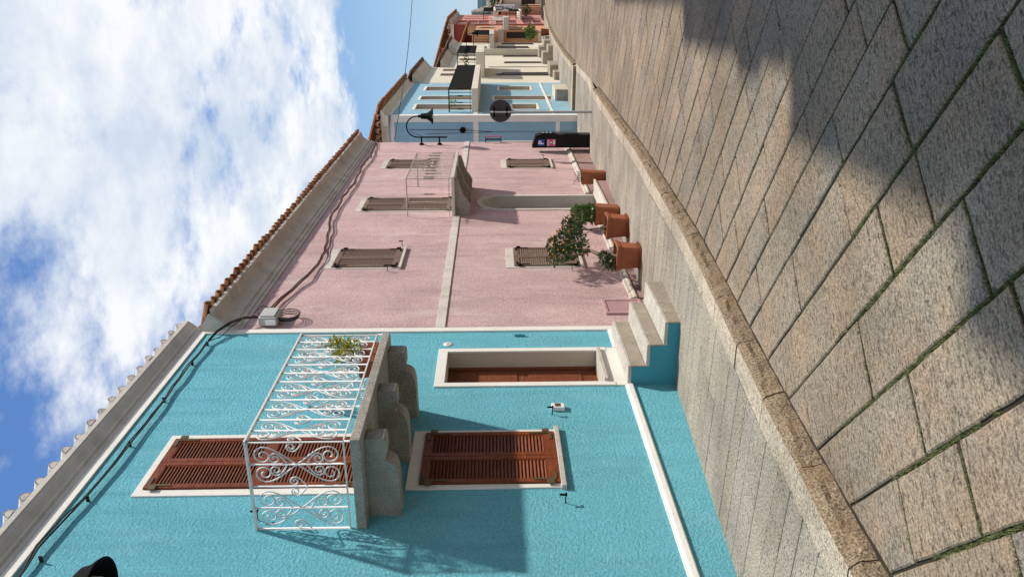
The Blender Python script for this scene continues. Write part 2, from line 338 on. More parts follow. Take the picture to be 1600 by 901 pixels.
def zg(x): return interp(GX, GZ, x)
KX = [-4, 3, 5, 7, 9, 12.5, 16, 20.5, 24, 29.3, 35, 42, 50, 56, 60, 66, 100]; KY = [-1.57, -1.58, -1.63, -1.72, -1.77, -1.83, -1.75, -1.74, -1.68, -1.52, -1.40, -1.36, -1.45, -1.80, -2.2, -3.4, -11]
def yk(x): return interp(KX, KY, x)
DROP = 0.13
def zr(x): return zg(x) - DROP

# text in the default font, turned into a mesh
def text_mesh(body, size):
    cu = bpy.data.curves.new('t', 'FONT'); cu.body = body; cu.size = size; cu.extrude = 0.003; cu.offset = size * 0.03; cu.align_x = 'CENTER'; cu.align_y = 'CENTER'
    o = bpy.data.objects.new('t', cu); COL.objects.link(o); dg = bpy.context.evaluated_depsgraph_get()
    me = bpy.data.meshes.new_from_object(o.evaluated_get(dg)); bpy.data.objects.remove(o); return me
def text_part(name, body, size, mat, parent, M, sx=1.0):
    me = text_mesh(body, size); me.materials.clear(); me.materials.append(mat)
    me.transform(Matrix.Translation(-ORG[parent]) @ M @ Matrix.Diagonal((sx, 1, 1, 1)))
    o = bpy.data.objects.new(name, me); COL.objects.link(o); o.parent = parent; ORG[o] = ORG[parent]; return o

# ------------------------------------------------------------------ ground, road, sidewalk, kerb
def clipy(poly, x0, y0, x1, y1, keep_below):
    out = []; n = len(poly)
    def d(p): 
        yl = y0 + (y1 - y0) * (p[0] - x0) / (x1 - x0); return (yl - p[1]) if keep_below else (p[1] - yl)
    for i in range(n):
        a, b = poly[i], poly[(i + 1) % n]; da, db = d(a), d(b)
        if da >= 0: out.append(a)
        if (da >= 0) != (db >= 0):
            t = da / (da - db); out.append((a[0] + (b[0] - a[0]) * t, a[1] + (b[1] - a[1]) * t))
    return out
def inset(poly, g):
    n = len(poly); out = []
    A = sum(poly[i][0] * poly[(i + 1) % n][1] - poly[(i + 1) % n][0] * poly[i][1] for i in range(n))
    if A < 0: poly = poly[::-1]
    for i in range(n):
        p0, p1, p2 = Vector(poly[i - 1]), Vector(poly[i]), Vector(poly[(i + 1) % n])
        e1 = (p1 - p0); e2 = (p2 - p1)
        if e1.length < 1e-6 or e2.length < 1e-6: out.append(tuple(p1)); continue
        e1.normalize(); e2.normalize(); n1 = Vector((-e1.y, e1.x)); n2 = Vector((-e2.y, e2.x))
        b = n1 + n2; k = max(0.35, 1 + n1.dot(n2)); out.append(tuple(p1 + b * (g / k)))
    return out
def slab(mb, poly, zf, gap, ch, h=0.0, fine=True, jit=0.0):
    if len(poly) < 3: return
    A = abs(sum(poly[i][0] * poly[(i + 1) % len(poly)][1] - poly[(i + 1) % len(poly)][0] * poly[i][1] for i in range(len(poly)))) / 2
    if A < 0.006: return
    q = inset(poly, gap)
    if fine:   # wavy hand-cut edges
        r = []
        for i in range(len(q)):
            a, b = Vector(q[i]), Vector(q[(i + 1) % len(q)]); L_ = (b - a).length; m = max(1, int(L_ / 0.09))
            for j in range(m):
                p = a.lerp(b, j / m); nz = noise.noise(Vector((p.x * 7, p.y * 7, 3.3))) * jit; nz2 = noise.noise(Vector((p.x * 7, p.y * 7, 9.3))) * jit
                r.append((p.x + nz, p.y + nz2))
        q = r
    t = inset(q, ch); n = len(q)
    v = [(p[0], p[1], zf(p[0]) - 0.05 + h) for p in q] + [(p[0], p[1], zf(p[0]) - ch * 0.8 + h) for p in q] + [(p[0], p[1], zf(p[0]) + h) for p in t]
    f = []
    for k in (0, n):
        for i in range(n): f.append((k + i, k + (i + 1) % n, k + n + (i + 1) % n, k + n + i))
    f.append(tuple(2 * n + i for i in range(n)))
    mb.add(v, f, 0, False)
DX, DY = 0.657, 0.754
def fromab(a, b): return (a * DY + b * DX, -a * DX + b * DY)
lines = [3.85, 4.264, 4.731, 5.16, 5.605]
a = 3.85
while a > -6: a -= R.uniform(0.36, 0.52); lines.insert(0, a)
a = 5.605
while a < 60: a += R.uniform(0.34, 0.50); lines.append(a)
known = {(3.85): [-0.72, 0.19, 1.08, 2.0], (4.264): [-0.58, 0.606, 1.55], (4.731): [-1.1, -0.33, 0.112, 0.95, 1.9], (5.605): [-0.5, 0.38, 1.2, 2.2]}
road = MB(); JO = []      # JO keeps the joints for the grass
for i in range(len(lines) - 1):
    a0, a1 = lines[i], lines[i + 1]
    bs = known.get(a0)
    # b range that keeps the strip on the road
    b_lo, b_hi = -12.0 + 0.0, 0.0
    c_lo = (a0 * DX - 6.9) / DY; c_hi = (a1 * DX - 1.0) / DY
    if bs is None:
        bs = []
    b = (bs[-1] if bs else c_lo - R.random())
    bs = list(bs)
    if bs:
        b = bs[0]
        while b > c_lo: b -= R.uniform(0.62, 1.15); bs.insert(0, b)
        b = bs[-1]
    while b < c_hi + 1.0:
        if not bs: bs.append(b)
        b += R.uniform(0.62, 1.15); bs.append(b)
    for j in range(len(bs) - 1):
        b0, b1 = bs[j], bs[j + 1]; sk0 = R.uniform(-0.02, 0.02)
        poly = [fromab(a0, b0), fromab(a1, b0 + sk0), fromab(a1, b1), fromab(a0, b1)]
        cx = sum(p[0] for p in poly) / 4; cy = sum(p[1] for p in poly) / 4
        if cx < -3.5 or cx > 62 or cy < -6.6 or cy > yk(cx) + 0.6: continue
        near = cx < 12
        x0, x1 = cx - 0.8, cx + 0.8
        if cx < 20.3 or cx > 29.6: yo = -0.065
        else: yo = -0.0
        q = clipy(poly, x0, yk(x0) + yo, x1, yk(x1) + yo, True)
        q = clipy(q, x0, -6.1, x1, -6.1, False) if len(q) > 2 else q
        if len(q) < 3: continue
        wide = 0.0
        if cx < 5.2 and cy < -2.2: wide = 0.004
        slab(road, q, zr, 0.0055 + wide + (0.003 if cx < 6 else 0.0075), 0.009, R.uniform(-0.003, 0.003), near, 0.007)
        if cx < 9: JO.append((a0, a1, b0, b1))
struct(road, 'road', M_ROAD)
g = MB()
def strip(mb, xs, ya, yb, zf, mi=0):
    for i in range(len(xs) - 1):
        x0, x1 = xs[i], xs[i + 1]
        mb.add([(x0, ya(x0), zf(x0)), (x1, ya(x1), zf(x1)), (x1, yb(x1), zf(x1)), (x0, yb(x0), zf(x0))], [(0, 1, 2, 3)], mi)
XS = sorted(set([-4 + i * 1.0 for i in range(75)] + GX[1:10]))
strip(g, XS, lambda x: -8.6, lambda x: 3.0, lambda x: zr(x) - 0.014)
struct(g, 'road_joints', M_JOINT)
g = MB()
strip(g, [-400, -60, -4, 0, 20, 40, 60, 80, 120, 300, 900, 2600], lambda x: -1500, lambda x: 1500, lambda x: zr(max(-4, min(x, 200))) - 0.25)
struct(g, 'ground', M_GROUND)
# sidewalk: narrow transverse granite strips
sw = MB()
def ki(x): return yk(x) + 0.231
def walk(x0, x1, zf):
    x = x0
    while x < x1:
        wd = R.uniform(0.24, 0.33); sk = 0.10
        ys = [0.06]
        cut = R.choice([None, R.uniform(-0.9, -0.35)])
        ys = [0.05] + ([cut] if cut else []) + [-3.0]
        for a_, b_ in zip(ys[:-1], ys[1:]):
            poly = [(x + sk * b_, b_), (x + wd + sk * b_, b_), (x + wd + sk * a_, a_), (x + sk * a_, a_)]
            q = clipy(poly, x - 0.5, ki(x - 0.5), x + 0.8, ki(x + 0.8), False)
            slab(sw, q, zf, 0.0052 if x < 9 else 0.007, 0.004, R.uniform(-0.0015, 0.0015), x < 9, 0.003)
        x += wd
walk(-3.5, 20.6, zg)
def zra(x):   # ramp from the kerb level down into the side lane
    t = min(1, max(0, (x - 20.6) / 2.6)); return zg(x) - (DROP - 0.01) * t
walk(20.6, 28.35, zra)
walk(28.75, 60, zg)
struct(sw, 'sidewalk', M_WALK)
lane = MB()
for i in range(9):
    for j in range(14):
        x = 22.75 + i * 0.52; y = 0.06 + j * 0.6
        slab(lane, [(x, y), (x + 0.52, y), (x + 0.52, y + 0.6), (x, y + 0.6)], zra, 0.004, 0.004, 0, False)
struct(lane, 'side_lane', M_WALK)
kb = MB()
def kerb_run(x0, x1, ln):
    x = x0
    while x < x1 - 0.05:
        xe = min(x + ln * R.uniform(0.93, 1.07), x1); g_ = 0.006
        a_, b_ = x + g_, xe - g_; k = max(2, int((b_ - a_) / 0.07)); dz = R.uniform(-0.004, 0.004); dy = R.uniform(-0.006, 0.006)
        rows = []
        for i in range(k + 1):
            xx = a_ + (b_ - a_) * i / k; y0 = yk(xx) + dy; n_ = lambda s: noise.noise(Vector((xx * 6, s, 1.7)))
            z = zg(xx) + dz
            e = 0.011
            rows.append([(xx, y0 + 0.222, z - 0.06), (xx, y0 + 0.222, z), (xx, y0 + 0.13, z + 0.001), (xx, y0 + 0.018 + e * n_(0), z + 0.001), (xx, y0 - 0.004 + e * n_(2), z - 0.016 + 0.004 * n_(5)),
                         (xx, y0 - 0.022 + 2 * e * n_(8), z - 0.05), (xx, y0 - 0.03 + 2.5 * e * n_(11), z - 0.09), (xx, y0 - 0.05 + 2 * e * n_(14), z - 0.18)])
        m = len(rows[0])
        for i in range(k):
            for j in range(m - 1):
                kb.add([rows[i][j], rows[i + 1][j], rows[i + 1][j + 1], rows[i][j + 1]], [(0, 1, 2, 3)], 0 if j < 3 else 1, False)
        for r_ in (rows[0], rows[-1]): kb.add(r_, [tuple(range(m))], 1)
        x = xe
kerb_run(-3.4, 20.55, 0.83)
kerb_run(28.72, 61, 1.0)
# the return of the far kerb along the mouth of the side lane
kb.box(28.40, 28.72, -1.50, -0.76, zg(28.6) - 0.25, zg(28.6) + 0.002, 0); kb.box(28.385, 28.72, -0.752, 0.0, zg(28.6) - 0.25, zg(28.6) + 0.003, 0)
kb.box(28.375, 28.398, -1.49, 0.0, zg(28.6) - 0.25, zg(28.6) - 0.02, 1)
struct(kb, 'kerb', [M_KTOP, M_GRANR])
# flush kerb strip across the lane mouth
fk = MB(); x = 20.6
while x < 28.3:
    slab(fk, [(x, yk(x) - 0.02), (x + 0.95, yk(x + 0.95) - 0.02), (x + 0.95, yk(x + 0.95) + 0.22), (x, yk(x) + 0.22)], zra, 0.004, 0.004, 0.001, False); x += 0.95
struct(fk, 'lowered_kerb', M_KTOP)
# grass and moss in the widest road joints
gr = MB()
def tuft(x, y, hmax, dens):
    for _ in range(dens):
        px, py = x + R.gauss(0, 0.006), y + R.gauss(0, 0.006); h = hmax * R.uniform(0.4, 1.0); an = R.uniform(0, 6.28); wd = R.uniform(0.0012, 0.0026)
        dx, dy = math.cos(an), math.sin(an); lean = R.uniform(0.2, 1.1) * h; z = zr(px) - 0.013
        gr.add([(px - dy * wd, py + dx * wd, z), (px + dy * wd, py - dx * wd, z), (px + dx * lean, py + dy * lean, z + h)], [(0, 1, 2)])
for (a0, a1, b0, b1) in JO:
    segs = [(fromab(a0, b0), fromab(a0, b1), 1.0), (fromab(a0, b0), fromab(a1, b0), 0.75)]
    for p, q, wt in segs:
        ln = math.dist(p, q); n = int(ln / 0.0022)
        for k in range(n):
            t = R.random(); x = p[0] + (q[0] - p[0]) * t; y = p[1] + (q[1] - p[1]) * t
            if y > yk(x) - 0.14 or y < -5.2 or x > 7.5 or x < 1.8: continue
            f = noise.noise(Vector((x * 1.5, y * 1.5, 4.0))) + 0.35 * noise.noise(Vector((x * 7, y * 7, 0))) + 0.33 - 0.20 * max(0, x - 3.6)
            f += 0.12 if (y < -2.3 and x < 4.2) else -0.16
            if f * wt > 0.20 + 0.35 * R.random(): tuft(x, y, 0.022 if x < 4.5 else 0.014, 3 if x < 4.5 else 2)
prop(gr.build('joint_grass', M_GRASS), 'short green grass and moss growing in the joints between the road slabs', 'grass', kind='stuff')
ow = MB(); strip(ow, XS, lambda x: -8.25, lambda x: -6.12, zg); strip(ow, XS, lambda x: -6.119, lambda x: -6.118, lambda x: zg(x))
for i in range(len(XS) - 1):
    x0, x1 = XS[i], XS[i + 1]; ow.add([(x0, -6.118, zg(x0)), (x1, -6.118, zg(x1)), (x1, -6.118, zr(x1) - 0.05), (x0, -6.118, zr(x0) - 0.05)], [(0, 1, 2, 3)])
struct(ow, 'opposite_sidewalk', M_WALK)
# distant hill range, rocks
hl = MB(); pts = []
for i in range(61):
    y = -900 + i * 45; z = 15 + 22 * (0.5 + noise.noise(Vector((i * 0.16, 0.3, 0)))) + 6 * noise.noise(Vector((i * 0.6, 5, 0)))
    pts.append((y, z))
for i in range(60):
    (y0, z0), (y1, z1) = pts[i], pts[i + 1]
    hl.add([(1350, y0, -12), (1350, y1, -12), (1500, y1, z1), (1500, y0, z0), (1800, y1, -12), (1800, y0, -12)], [(0, 1, 2, 3), (3, 2, 4, 5)], 0, True)
struct(hl, 'hills', M_HILL)

# ------------------------------------------------------------------ building pieces
def wall_face(mb, x0, x1, z0, z1, Y, holes, mi=0, rev=0.25, rmi=1, yflip=1):
    """front wall sheet at y=Y with rectangular holes (xa,xb,za,zb[,depth,arch_apex])"""
    xs = sorted(set([x0, x1] + [h[0] for h in holes] + [h[1] for h in holes])); zs = sorted(set([z0, z1] + [h[2] for h in holes] + [h[3] for h in holes]))
    for i in range(len(xs) - 1):
        for j in range(len(zs) - 1):
            cx, cz = (xs[i] + xs[i + 1]) / 2, (zs[j] + zs[j + 1]) / 2
            if any(h[0] < cx < h[1] and h[2] < cz < h[3] for h in holes): continue
            mb.add([(xs[i], Y, zs[j]), (xs[i + 1], Y, zs[j]), (xs[i + 1], Y, zs[j + 1]), (xs[i], Y, zs[j + 1])], [(0, 1, 2, 3)], mi)
    for h in holes:
        d = h[4] if len(h) > 4 else rev; a, b, c, e = h[:4]
        mb.add([(a, Y, c), (b, Y, c), (b, Y, e), (a, Y, e), (a, Y + d, c), (b, Y + d, c), (b, Y + d, e), (a, Y + d, e)],
               [(0, 1, 5, 4), (1, 2, 6, 5), (3, 7, 6, 2), (0, 4, 7, 3), (4, 5, 6, 7)], rmi)
def frame_rect(mb, xa, xb, za, zb, ia, ib, ja, jb, y0, y1, mi=0, bottom=True):
    """flat surround: outer xa..xb, za..zb, inner ia..ib, ja..jb"""
    mb.box(xa, ia, y0, y1, za, zb, mi); mb.box(ib, xb, y0, y1, za, zb, mi); mb.box(ia, ib, y0, y1, jb, zb, mi)
    if bottom: mb.box(ia, ib, y0, y1, za, ja, mi)
def shutter_leaf(parent, x0, x1, z0, z1, yf, panels, mats, hinge_left, rail=0.075, stile=0.055, step=0.046, th=0.035, hinges=True, label=None):
    """louvred leaf whose outer face is at y=yf; panels = list of z splits"""
    m = MB(); yb = yf + th
    m.box(x0, x0 + stile, yf, yb, z0, z1); m.box(x1 - stile, x1, yf, yb, z0, z1)
    zs = [z0 + rail] + panels + [z1 - rail]
    m.box(x0 + stile, x1 - stile, yf + 0.002, yb, z0, z0 + rail + 0.03); m.box(x0 + stile, x1 - stile, yf + 0.002, yb, z1 - rail, z1)
    edges = []; lo = z0 + rail + 0.03
    for p in panels: m.box(x0 + stile, x1 - stile, yf + 0.002, yb, p - 0.05, p + 0.05); edges.append((lo, p - 0.05)); lo = p + 0.05
    edges.append((lo, z1 - rail))
    xa, xb = x0 + stile, x1 - stile
    for lo, hi in edges:      # moulded inner lip
        e = 0.012
        m.box(xa, xa + e, yf + 0.006, yb, lo, hi); m.box(xb - e, xb, yf + 0.006, yb, lo, hi); m.box(xa + e, xb - e, yf + 0.006, yb, hi - e, hi); m.box(xa + e, xb - e, yf + 0.006, yb, lo, lo + e)
        n = int((hi - lo - 2 * e) / step); st = (hi - lo - 2 * e) / n
        for i in range(n):
            z = lo + e + (i + 0.5) * st + R.uniform(-0.0015, 0.0015); h = st * 0.62; t = 0.006
            m.hexa([(xa + e, yf + 0.006, z - h), (xb - e, yf + 0.006, z - h), (xb - e, yb - 0.002, z + h - t), (xa + e, yb - 0.002, z + h - t),
                    (xa + e, yf + 0.006, z - h + t), (xb - e, yf + 0.006, z - h + t), (xb - e, yb - 0.002, z + h), (xa + e, yb - 0.002, z + h)])
    m.box(x0 + 0.01, x1 - 0.01, yb + 0.001, yb + 0.006, z0 + 0.02, z1 - 0.02, 1)  # dark backing sheet added to stand in for the shade between slats
    if hinges:
        hx = x0 if hinge_left else x1; sg = 1 if hinge_left else -1
        for zz_ in (z0 + 0.085, z1 - 0.085):
            a_, b_ = sorted((hx - sg * 0.035, hx + sg * 0.02)); m.box(a_, b_, yf - 0.014, yf + 0.004, zz_ - 0.035, zz_ + 0.035, 2)
            a_, b_ = sorted((hx + sg * 0.022, hx + sg * 0.045)); m.box(a_, b_, yf - 0.008, yf - 0.001, zz_ - 0.05, zz_ + 0.16 * (1 if zz_ < (z0 + z1) / 2 else -1) if zz_ < (z0 + z1) / 2 else zz_ + 0.05, 2) if zz_ < (z0 + z1) / 2 else m.box(a_, b_, yf - 0.008, yf - 0.001, zz_ - 0.16, zz_ + 0.05, 2)
            z_e = z0 + 0.04 if zz_ < (z0 + z1) / 2 else z1 - 0.04
            a_, b_ = sorted((hx + sg * 0.046, hx + sg * 0.15)); m.box(a_, b_, yf - 0.008, yf - 0.001, z_e - 0.013, z_e + 0.013, 2)
    o = m.build('shutter', mats, parent)
    if label: o['label'] = label
    return o
def louvred_window(house, X0, X1, Z0, Z1, sx0, sx1, sz0, sz1, mats, Y=0.0, panels=(), fmat=M_WHITE, sill=None, step=0.046, fy=0.014, name='window'):
    m = MB(); frame_rect(m, X0, X1, Z0, Z1, sx0, sx1, sz0, sz1, Y - fy, Y + 0.01, 0, bottom=(sz0 - Z0) > 0.01)
    o = m.build(name, fmat, house, 0.004)
    mid = (sx0 + sx1) / 2
    shutter_leaf(o, sx0 + 0.004, mid - 0.003, sz0, sz1 - 0.004, Y - 0.034, list(panels), mats, True, step=step)
    shutter_leaf(o, mid + 0.003, sx1 - 0.004, sz0, sz1 - 0.004, Y - 0.0345, list(panels), mats, False, step=step)
    if sill:
        s = MB(); s.box(X0 - 0.03, X1 + 0.03, Y - sill, Y + 0.01, Z0 - 0.045, Z0 - 0.001); s.build('sill', M_GRANT if fmat == M_WHITE else M_OFFW, o, 0.004)
    return o
def tiled_roof(house, x0, x1, ylip, zlip, slope, length, mat, pitch=0.225, r=0.082, name='roof', pan=True, wob=0.01, body=None, cap=False):
    m = MB(); n = int(round((x1 - x0) / pitch)); p = (x1 - x0) / n; cs, sn = math.cos(slope), math.sin(slope)
    def arc(cx, up, rr, yy, zz0, ln, seg=7, th=0.013):
        v = []
        for (d, s_) in ((0, 1), (ln, 0.86)):
            for rad in (rr * s_, (rr - th) * s_):
                for k in range(seg + 1):
                    a_ = math.pi * k / seg; yv = yy + d * cs; zv = zz0 + d * sn
                    v.append((cx + rad * math.cos(a_), yv - (sn * rad * math.sin(a_) * up), zv + cs * rad * math.sin(a_) * up))
        q = seg + 1; f = []
        for k in range(seg):
            f += [(k, k + 1, 2 * q + k + 1, 2 * q + k), (q + k + 1, q + k, 3 * q + k, 3 * q + k + 1), (k, q + k, q + k + 1, k + 1)]
        f += [(0, 2 * q, 3 * q, q), (seg, q + seg, 3 * q + seg, 2 * q + seg)]
        if cap: f.append(tuple(range(q)))
        m.add(v, f, 0, False)
    for i in range(n + 1):
        cx = x0 + i * p; dz = R.uniform(-wob, wob) * 0.5; dy = R.uniform(-wob, wob)
        k = 0.0; row = 0
        while k < length:
            ln = 0.42 if row < 3 else length - k
            arc(cx + R.uniform(-0.004, 0.004), 1, r, ylip + dy + k * cs - 0.02, zlip + k * sn + 0.035 + dz + (0.012 if row else 0), ln); k += 0.36 if row < 3 else length; row += 1
        if pan and i < n: arc(cx + p / 2, -1, r * 1.0, ylip + dy * 0.7 + 0.02, zlip + 0.065 + dz, length)
    if body is not None:
        m.add([(x0, ylip + 0.12, zlip + 0.02 + 0.12 * sn / cs), (x1, ylip + 0.12, zlip + 0.02 + 0.12 * sn / cs), (x1, ylip + length * cs, zlip + 0.02 + length * sn), (x0, ylip + length * cs, zlip + 0.02 + length * sn)], [(0, 1, 2, 3)], 0)
    return m.build(name, mat, house)
def scroll(c, r0, turns, a0, sgn, n=16, rmin=0.25):
    """spiral curling into centre c, starting at angle a0"""
    return [(c[0] + math.cos(a0 + sgn * turns * 2 * math.pi * k / n) * r0 * (1 - (1 - rmin) * k / n), c[1] + math.sin(a0 + sgn * turns * 2 * math.pi * k / n) * r0 * (1 - (1 - rmin) * k / n)) for k in range(n + 1)]
def bez(p0, p1, p2, p3, n=7):
    return [tuple((1 - t) ** 3 * p0[i] + 3 * (1 - t) ** 2 * t * p1[i] + 3 * (1 - t) * t * t * p2[i] + t ** 3 * p3[i] for i in (0, 1)) for t in [k / n for k in range(n)]]
def bowtie(H, W):
    """scroll work of one bay, in (across, up) coordinates with the bar at across=0"""
    out = []
    for sx in (1, -1):
        for sz in (1, -1):
            c = (0.50 * W * sx, H / 2 + sz * 0.345 * H); r = 0.47 * W
            pts = bez((-0.02 * W * sx, H / 2 - sz * 0.01 * H), (0.28 * W * sx, H / 2 + sz * 0.10 * H), (0.98 * W * sx, H / 2 + sz * 0.21 * H), (c[0] + r * sx, c[1]))
            a0 = 0 if sx > 0 else math.pi
            pts += scroll(c, r, 1.45, a0, (1 if sx * sz > 0 else -1), 22, 0.22); out.append(pts)
            c = (0.33 * W * sx, H / 2 + sz * 0.225 * H); r = 0.29 * W
            pts = bez((0.0, H / 2 + sz * 0.10 * H), (0.25 * W * sx, H / 2 + sz * 0.13 * H), (0.60 * W * sx, H / 2 + sz * 0.17 * H), (c[0] + r * sx, c[1]))
            pts += scroll(c, r, 1.3, a0, (1 if sx * sz > 0 else -1), 16, 0.28); out.append(pts)
    return out
def heart(H, W):
    out = []
    for sx in (1, -1):
        c = (0.24 * W * sx, H / 2 + 0.045 * H); r = 0.2 * W
        pts = bez((0.0, H / 2 - 0.085 * H), (0.25 * W * sx, H / 2 - 0.04 * H), (0.5 * W * sx, H / 2), (c[0] + r * sx, c[1])); a0 = 0 if sx > 0 else math.pi
        pts += scroll(c, r, 1.25, a0, (1 if sx > 0 else -1), 14, 0.35); out.append(pts)
    return out
def foliage(mb, c, rx, ry, rz, n, size, mi=0, shell=0.55, narrow=0.42):
    c = Vector(c)
    for _ in range(n):
        d = Vector((R.gauss(0, 1), R.gauss(0, 1), R.gauss(0, 1))).normalized()
        k = R.uniform(shell, 1.0) ** 0.6 * (1 + 0.35 * noise.noise(d * 2.2 + c * 3))
        p = c + Vector((d.x * rx, d.y * ry, d.z * rz)) * k
        t = (d + Vector((R.gauss(0, 0.6), R.gauss(0, 0.6), R.gauss(0.15, 0.6)))).normalized(); s_ = t.cross(Vector((R.gauss(0, 1), R.gauss(0, 1), R.gauss(0, 1)))).normalized()
        ln = size * R.uniform(0.6, 1.25); wd = ln * narrow; up = t.cross(s_) * wd * 0.3
        mb.add([p, p + t * ln * 0.5 + s_ * wd * 0.5 + up, p + t * ln, p + t * ln * 0.5 - s_ * wd * 0.5 + up], [(0, 1, 2), (0, 2, 3)], mi)
def hook(house, x, z, Y=0.0):
    h = MB(); h.tube([(x, Y, z), (x, Y - 0.085, z)], 0.006, 6); h.box(x - 0.006, x + 0.006, Y - 0.10, Y - 0.085, z - 0.012, z + 0.055); h.box(x - 0.012, x + 0.03, Y - 0.095, Y - 0.086, z - 0.012, z + 0.002)
    return h.build('shutter_hook', M_IRONB, house)

# ================================================================== TURQUOISE HOUSE
ht = thing('house', (5, 0, -0.4), 'turquoise rough stucco house with white trim, scrollwork balcony and tiled eave, nearest the camera', 'house')
XB = 9.80; XL = -3.0
wl = MB()
wall_face(wl, XL, XB, -0.9, 5.62, 0.0, [(8.235, 9.085, 0.42, 2.285, 0.30)], 0, rmi=1)
wl.add([(XL, 0, -0.9), (XL, 8, -0.9), (XL, 8, 5.62), (XL, 0, 5.62)], [(0, 1, 2, 3)], 0); wl.add([(XB, 0, 4.9), (XB, 8, 4.9), (XB, 8, 5.62), (XB, 0, 5.62)], [(0, 1, 2, 3)], 0)
wl.add([(XL, 8, -0.9), (XB, 8, -0.9), (XB, 8, 5.62), (XL, 8, 5.62)], [(0, 1, 2, 3)], 0)
wl.build('wall', [M_TURQ, M_REVEAL], ht)
t = MB()
t.box(XB - 0.105, XB + 0.012, -0.022, 0.004, -0.9, 5.50)                        # corner strip
t.box(XL, XB + 0.012, -0.020, 0.004, 5.50, 5.60)                                # strip under the cornice
t.build('wall_trim', M_WHITE, ht, 0.004)
t = MB()      # skirting moulding
for a_, b_ in ((XL, 8.158), (9.16, XB - 0.108)):
    t.prism([(0.004, 0.108), (-0.028, 0.108), (-0.034, 0.12), (-0.034, 0.165), (-0.018, 0.185), (-0.018, 0.198), (0.004, 0.198)], 'x', a_, b_)
t.build('skirting', M_WHITE, ht)
t = MB(); t.prism([(0.3, 5.585), (-0.019, 5.585), (-0.028, 5.60), (-0.033, 5.635), (-0.058, 5.645), (-0.064, 5.665), (-0.085, 5.685), (-0.112, 5.712), (-0.133, 5.748), (-0.145, 5.752), (-0.15, 5.80), (0.3, 5.86)], 'x', XL, XB + 0.03)
t.build('cornice', M_CORN, ht)
tiled_roof(ht, XL + 0.1, XB - 0.12, -0.128, 5.772, math.radians(17), 4.2, M_TILEW, 0.245, 0.062, pan=False, body=1, cap=True)
# door with deep reveal
d = MB(); frame_rect(d, 8.16, 9.16, 0.30, 2.402, 8.25, 9.07, 0.30, 2.285, -0.020, 0.006, bottom=False); dr = d.build('door_surround', M_WHITE, ht, 0.004)
d = MB(); d.box(8.236, 9.084, 0.245, 0.298, 0.42, 2.284); d.box(8.33, 8.62, 0.232, 0.246, 0.62, 1.28); d.box(8.33, 8.62, 0.232, 0.246, 1.42, 2.18); d.box(8.70, 8.99, 0.232, 0.246, 0.62, 1.28); d.box(8.70, 8.99, 0.232, 0.246, 1.42, 2.18)
for xa, xb in ((8.24, 8.28), (9.04, 9.083)): d.box(xa, xb, 0.21, 0.25, 0.42, 2.284)
d.box(8.645, 8.675, 0.225, 0.246, 0.42, 2.284)
dd = d.build('door', M_DOOR, ht, 0.004); d = MB(); d.tube([(8.71, 0.245, 1.36), (8.71, 0.19, 1.36), (8.79, 0.19, 1.36)], 0.009); d.build('handle', M_BRASS, dd)
d = MB(); d.box(8.252, 9.10, -0.06, 0.31, 0.38, 0.425); d.build('threshold', M_STEP, ht, 0.006)
d = MB(); d.box(8.165, 9.155, -0.012, 0.006, 0.10, 0.374); d.build('threshold_riser', M_WHITE, ht)
# window and upper balcony door
LW = [M_WOODR, M_WOODD, M_BRASS]
lw = louvred_window(ht, 6.20, 7.21, 1.08, 2.535, 6.262, 7.145, 1.10, 2.415, LW, step=0.034, name='window')
s = MB(); s.box(6.18, 7.23, -0.05, 0.01, 1.045, 1.094); s.build('sill', M_STEP, lw, 0.006)
louvred_window(ht, 6.15, 7.18, 2.90, 5.01, 6.245, 7.09, 2.905, 4.94, LW, panels=(3.92,), step=0.0315, name='balcony_door')
for x, z in ((7.53, 1.085), (5.975, 1.075), (5.80, 3.77)): hook(ht, x, z)
m = MB(); m.lathe([(0.0, -0.012), (0.050, -0.012), (0.056, -0.008), (0.056, 0.0)], (9.32, 0, 2.30), 20, axis='y'); nb = m.build('number_plate', M_SWHITE, ht)
m = MB(); m.box(9.295, 9.345, -0.0145, -0.0125, 2.285, 2.315); m.build('number_panel', M_BOXG, nb)
m = MB(); m.box(9.535, 9.565, -0.03, 0.0, 1.30, 1.44); m.build('letter_slot', M_TURQ2, ht, 0.003)
m = MB(); m.box(7.60, 7.70, -0.05, 0.0, 0.945, 1.085); iv = m.build('outlet_box', M_SWHITE, ht, 0.008); m = MB(); m.box(7.622, 7.678, -0.056, -0.049, 0.99, 1.05); m.build('outlet_cover', M_BRASS, iv)
# stairs
st = MB(); zt = 0.160
prof = [(0.0, zt), (-0.235, zt), (-0.235, -0.04), (-0.50, -0.04), (-0.50, -0.225), (-0.775, -0.225), (-0.775, -0.75), (0.0, -0.75)]
bx0, bx1 = 8.185, 9.43
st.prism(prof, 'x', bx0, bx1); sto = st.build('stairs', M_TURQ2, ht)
stp = MB()
for ya, yb_, z in ((-0.012, -0.248, zt), (-0.236, -0.512, -0.04), (-0.501, -0.79, -0.225)):
    stp.box(bx0 - 0.01, bx1 + 0.02, yb_, ya, z - 0.03, z + 0.012, 1)
    dz_ = {zt: 0.200, -0.04: 0.185, -0.225: 0.22}[z]
    stp.box(bx0 - 0.006, bx1 + 0.012, yb_ + 0.002, yb_ + 0.022, z - dz_ + 0.013, z - 0.031, 0)
stp.build('stone_tread', [M_GRANT, M_STEP], sto, 0.008)
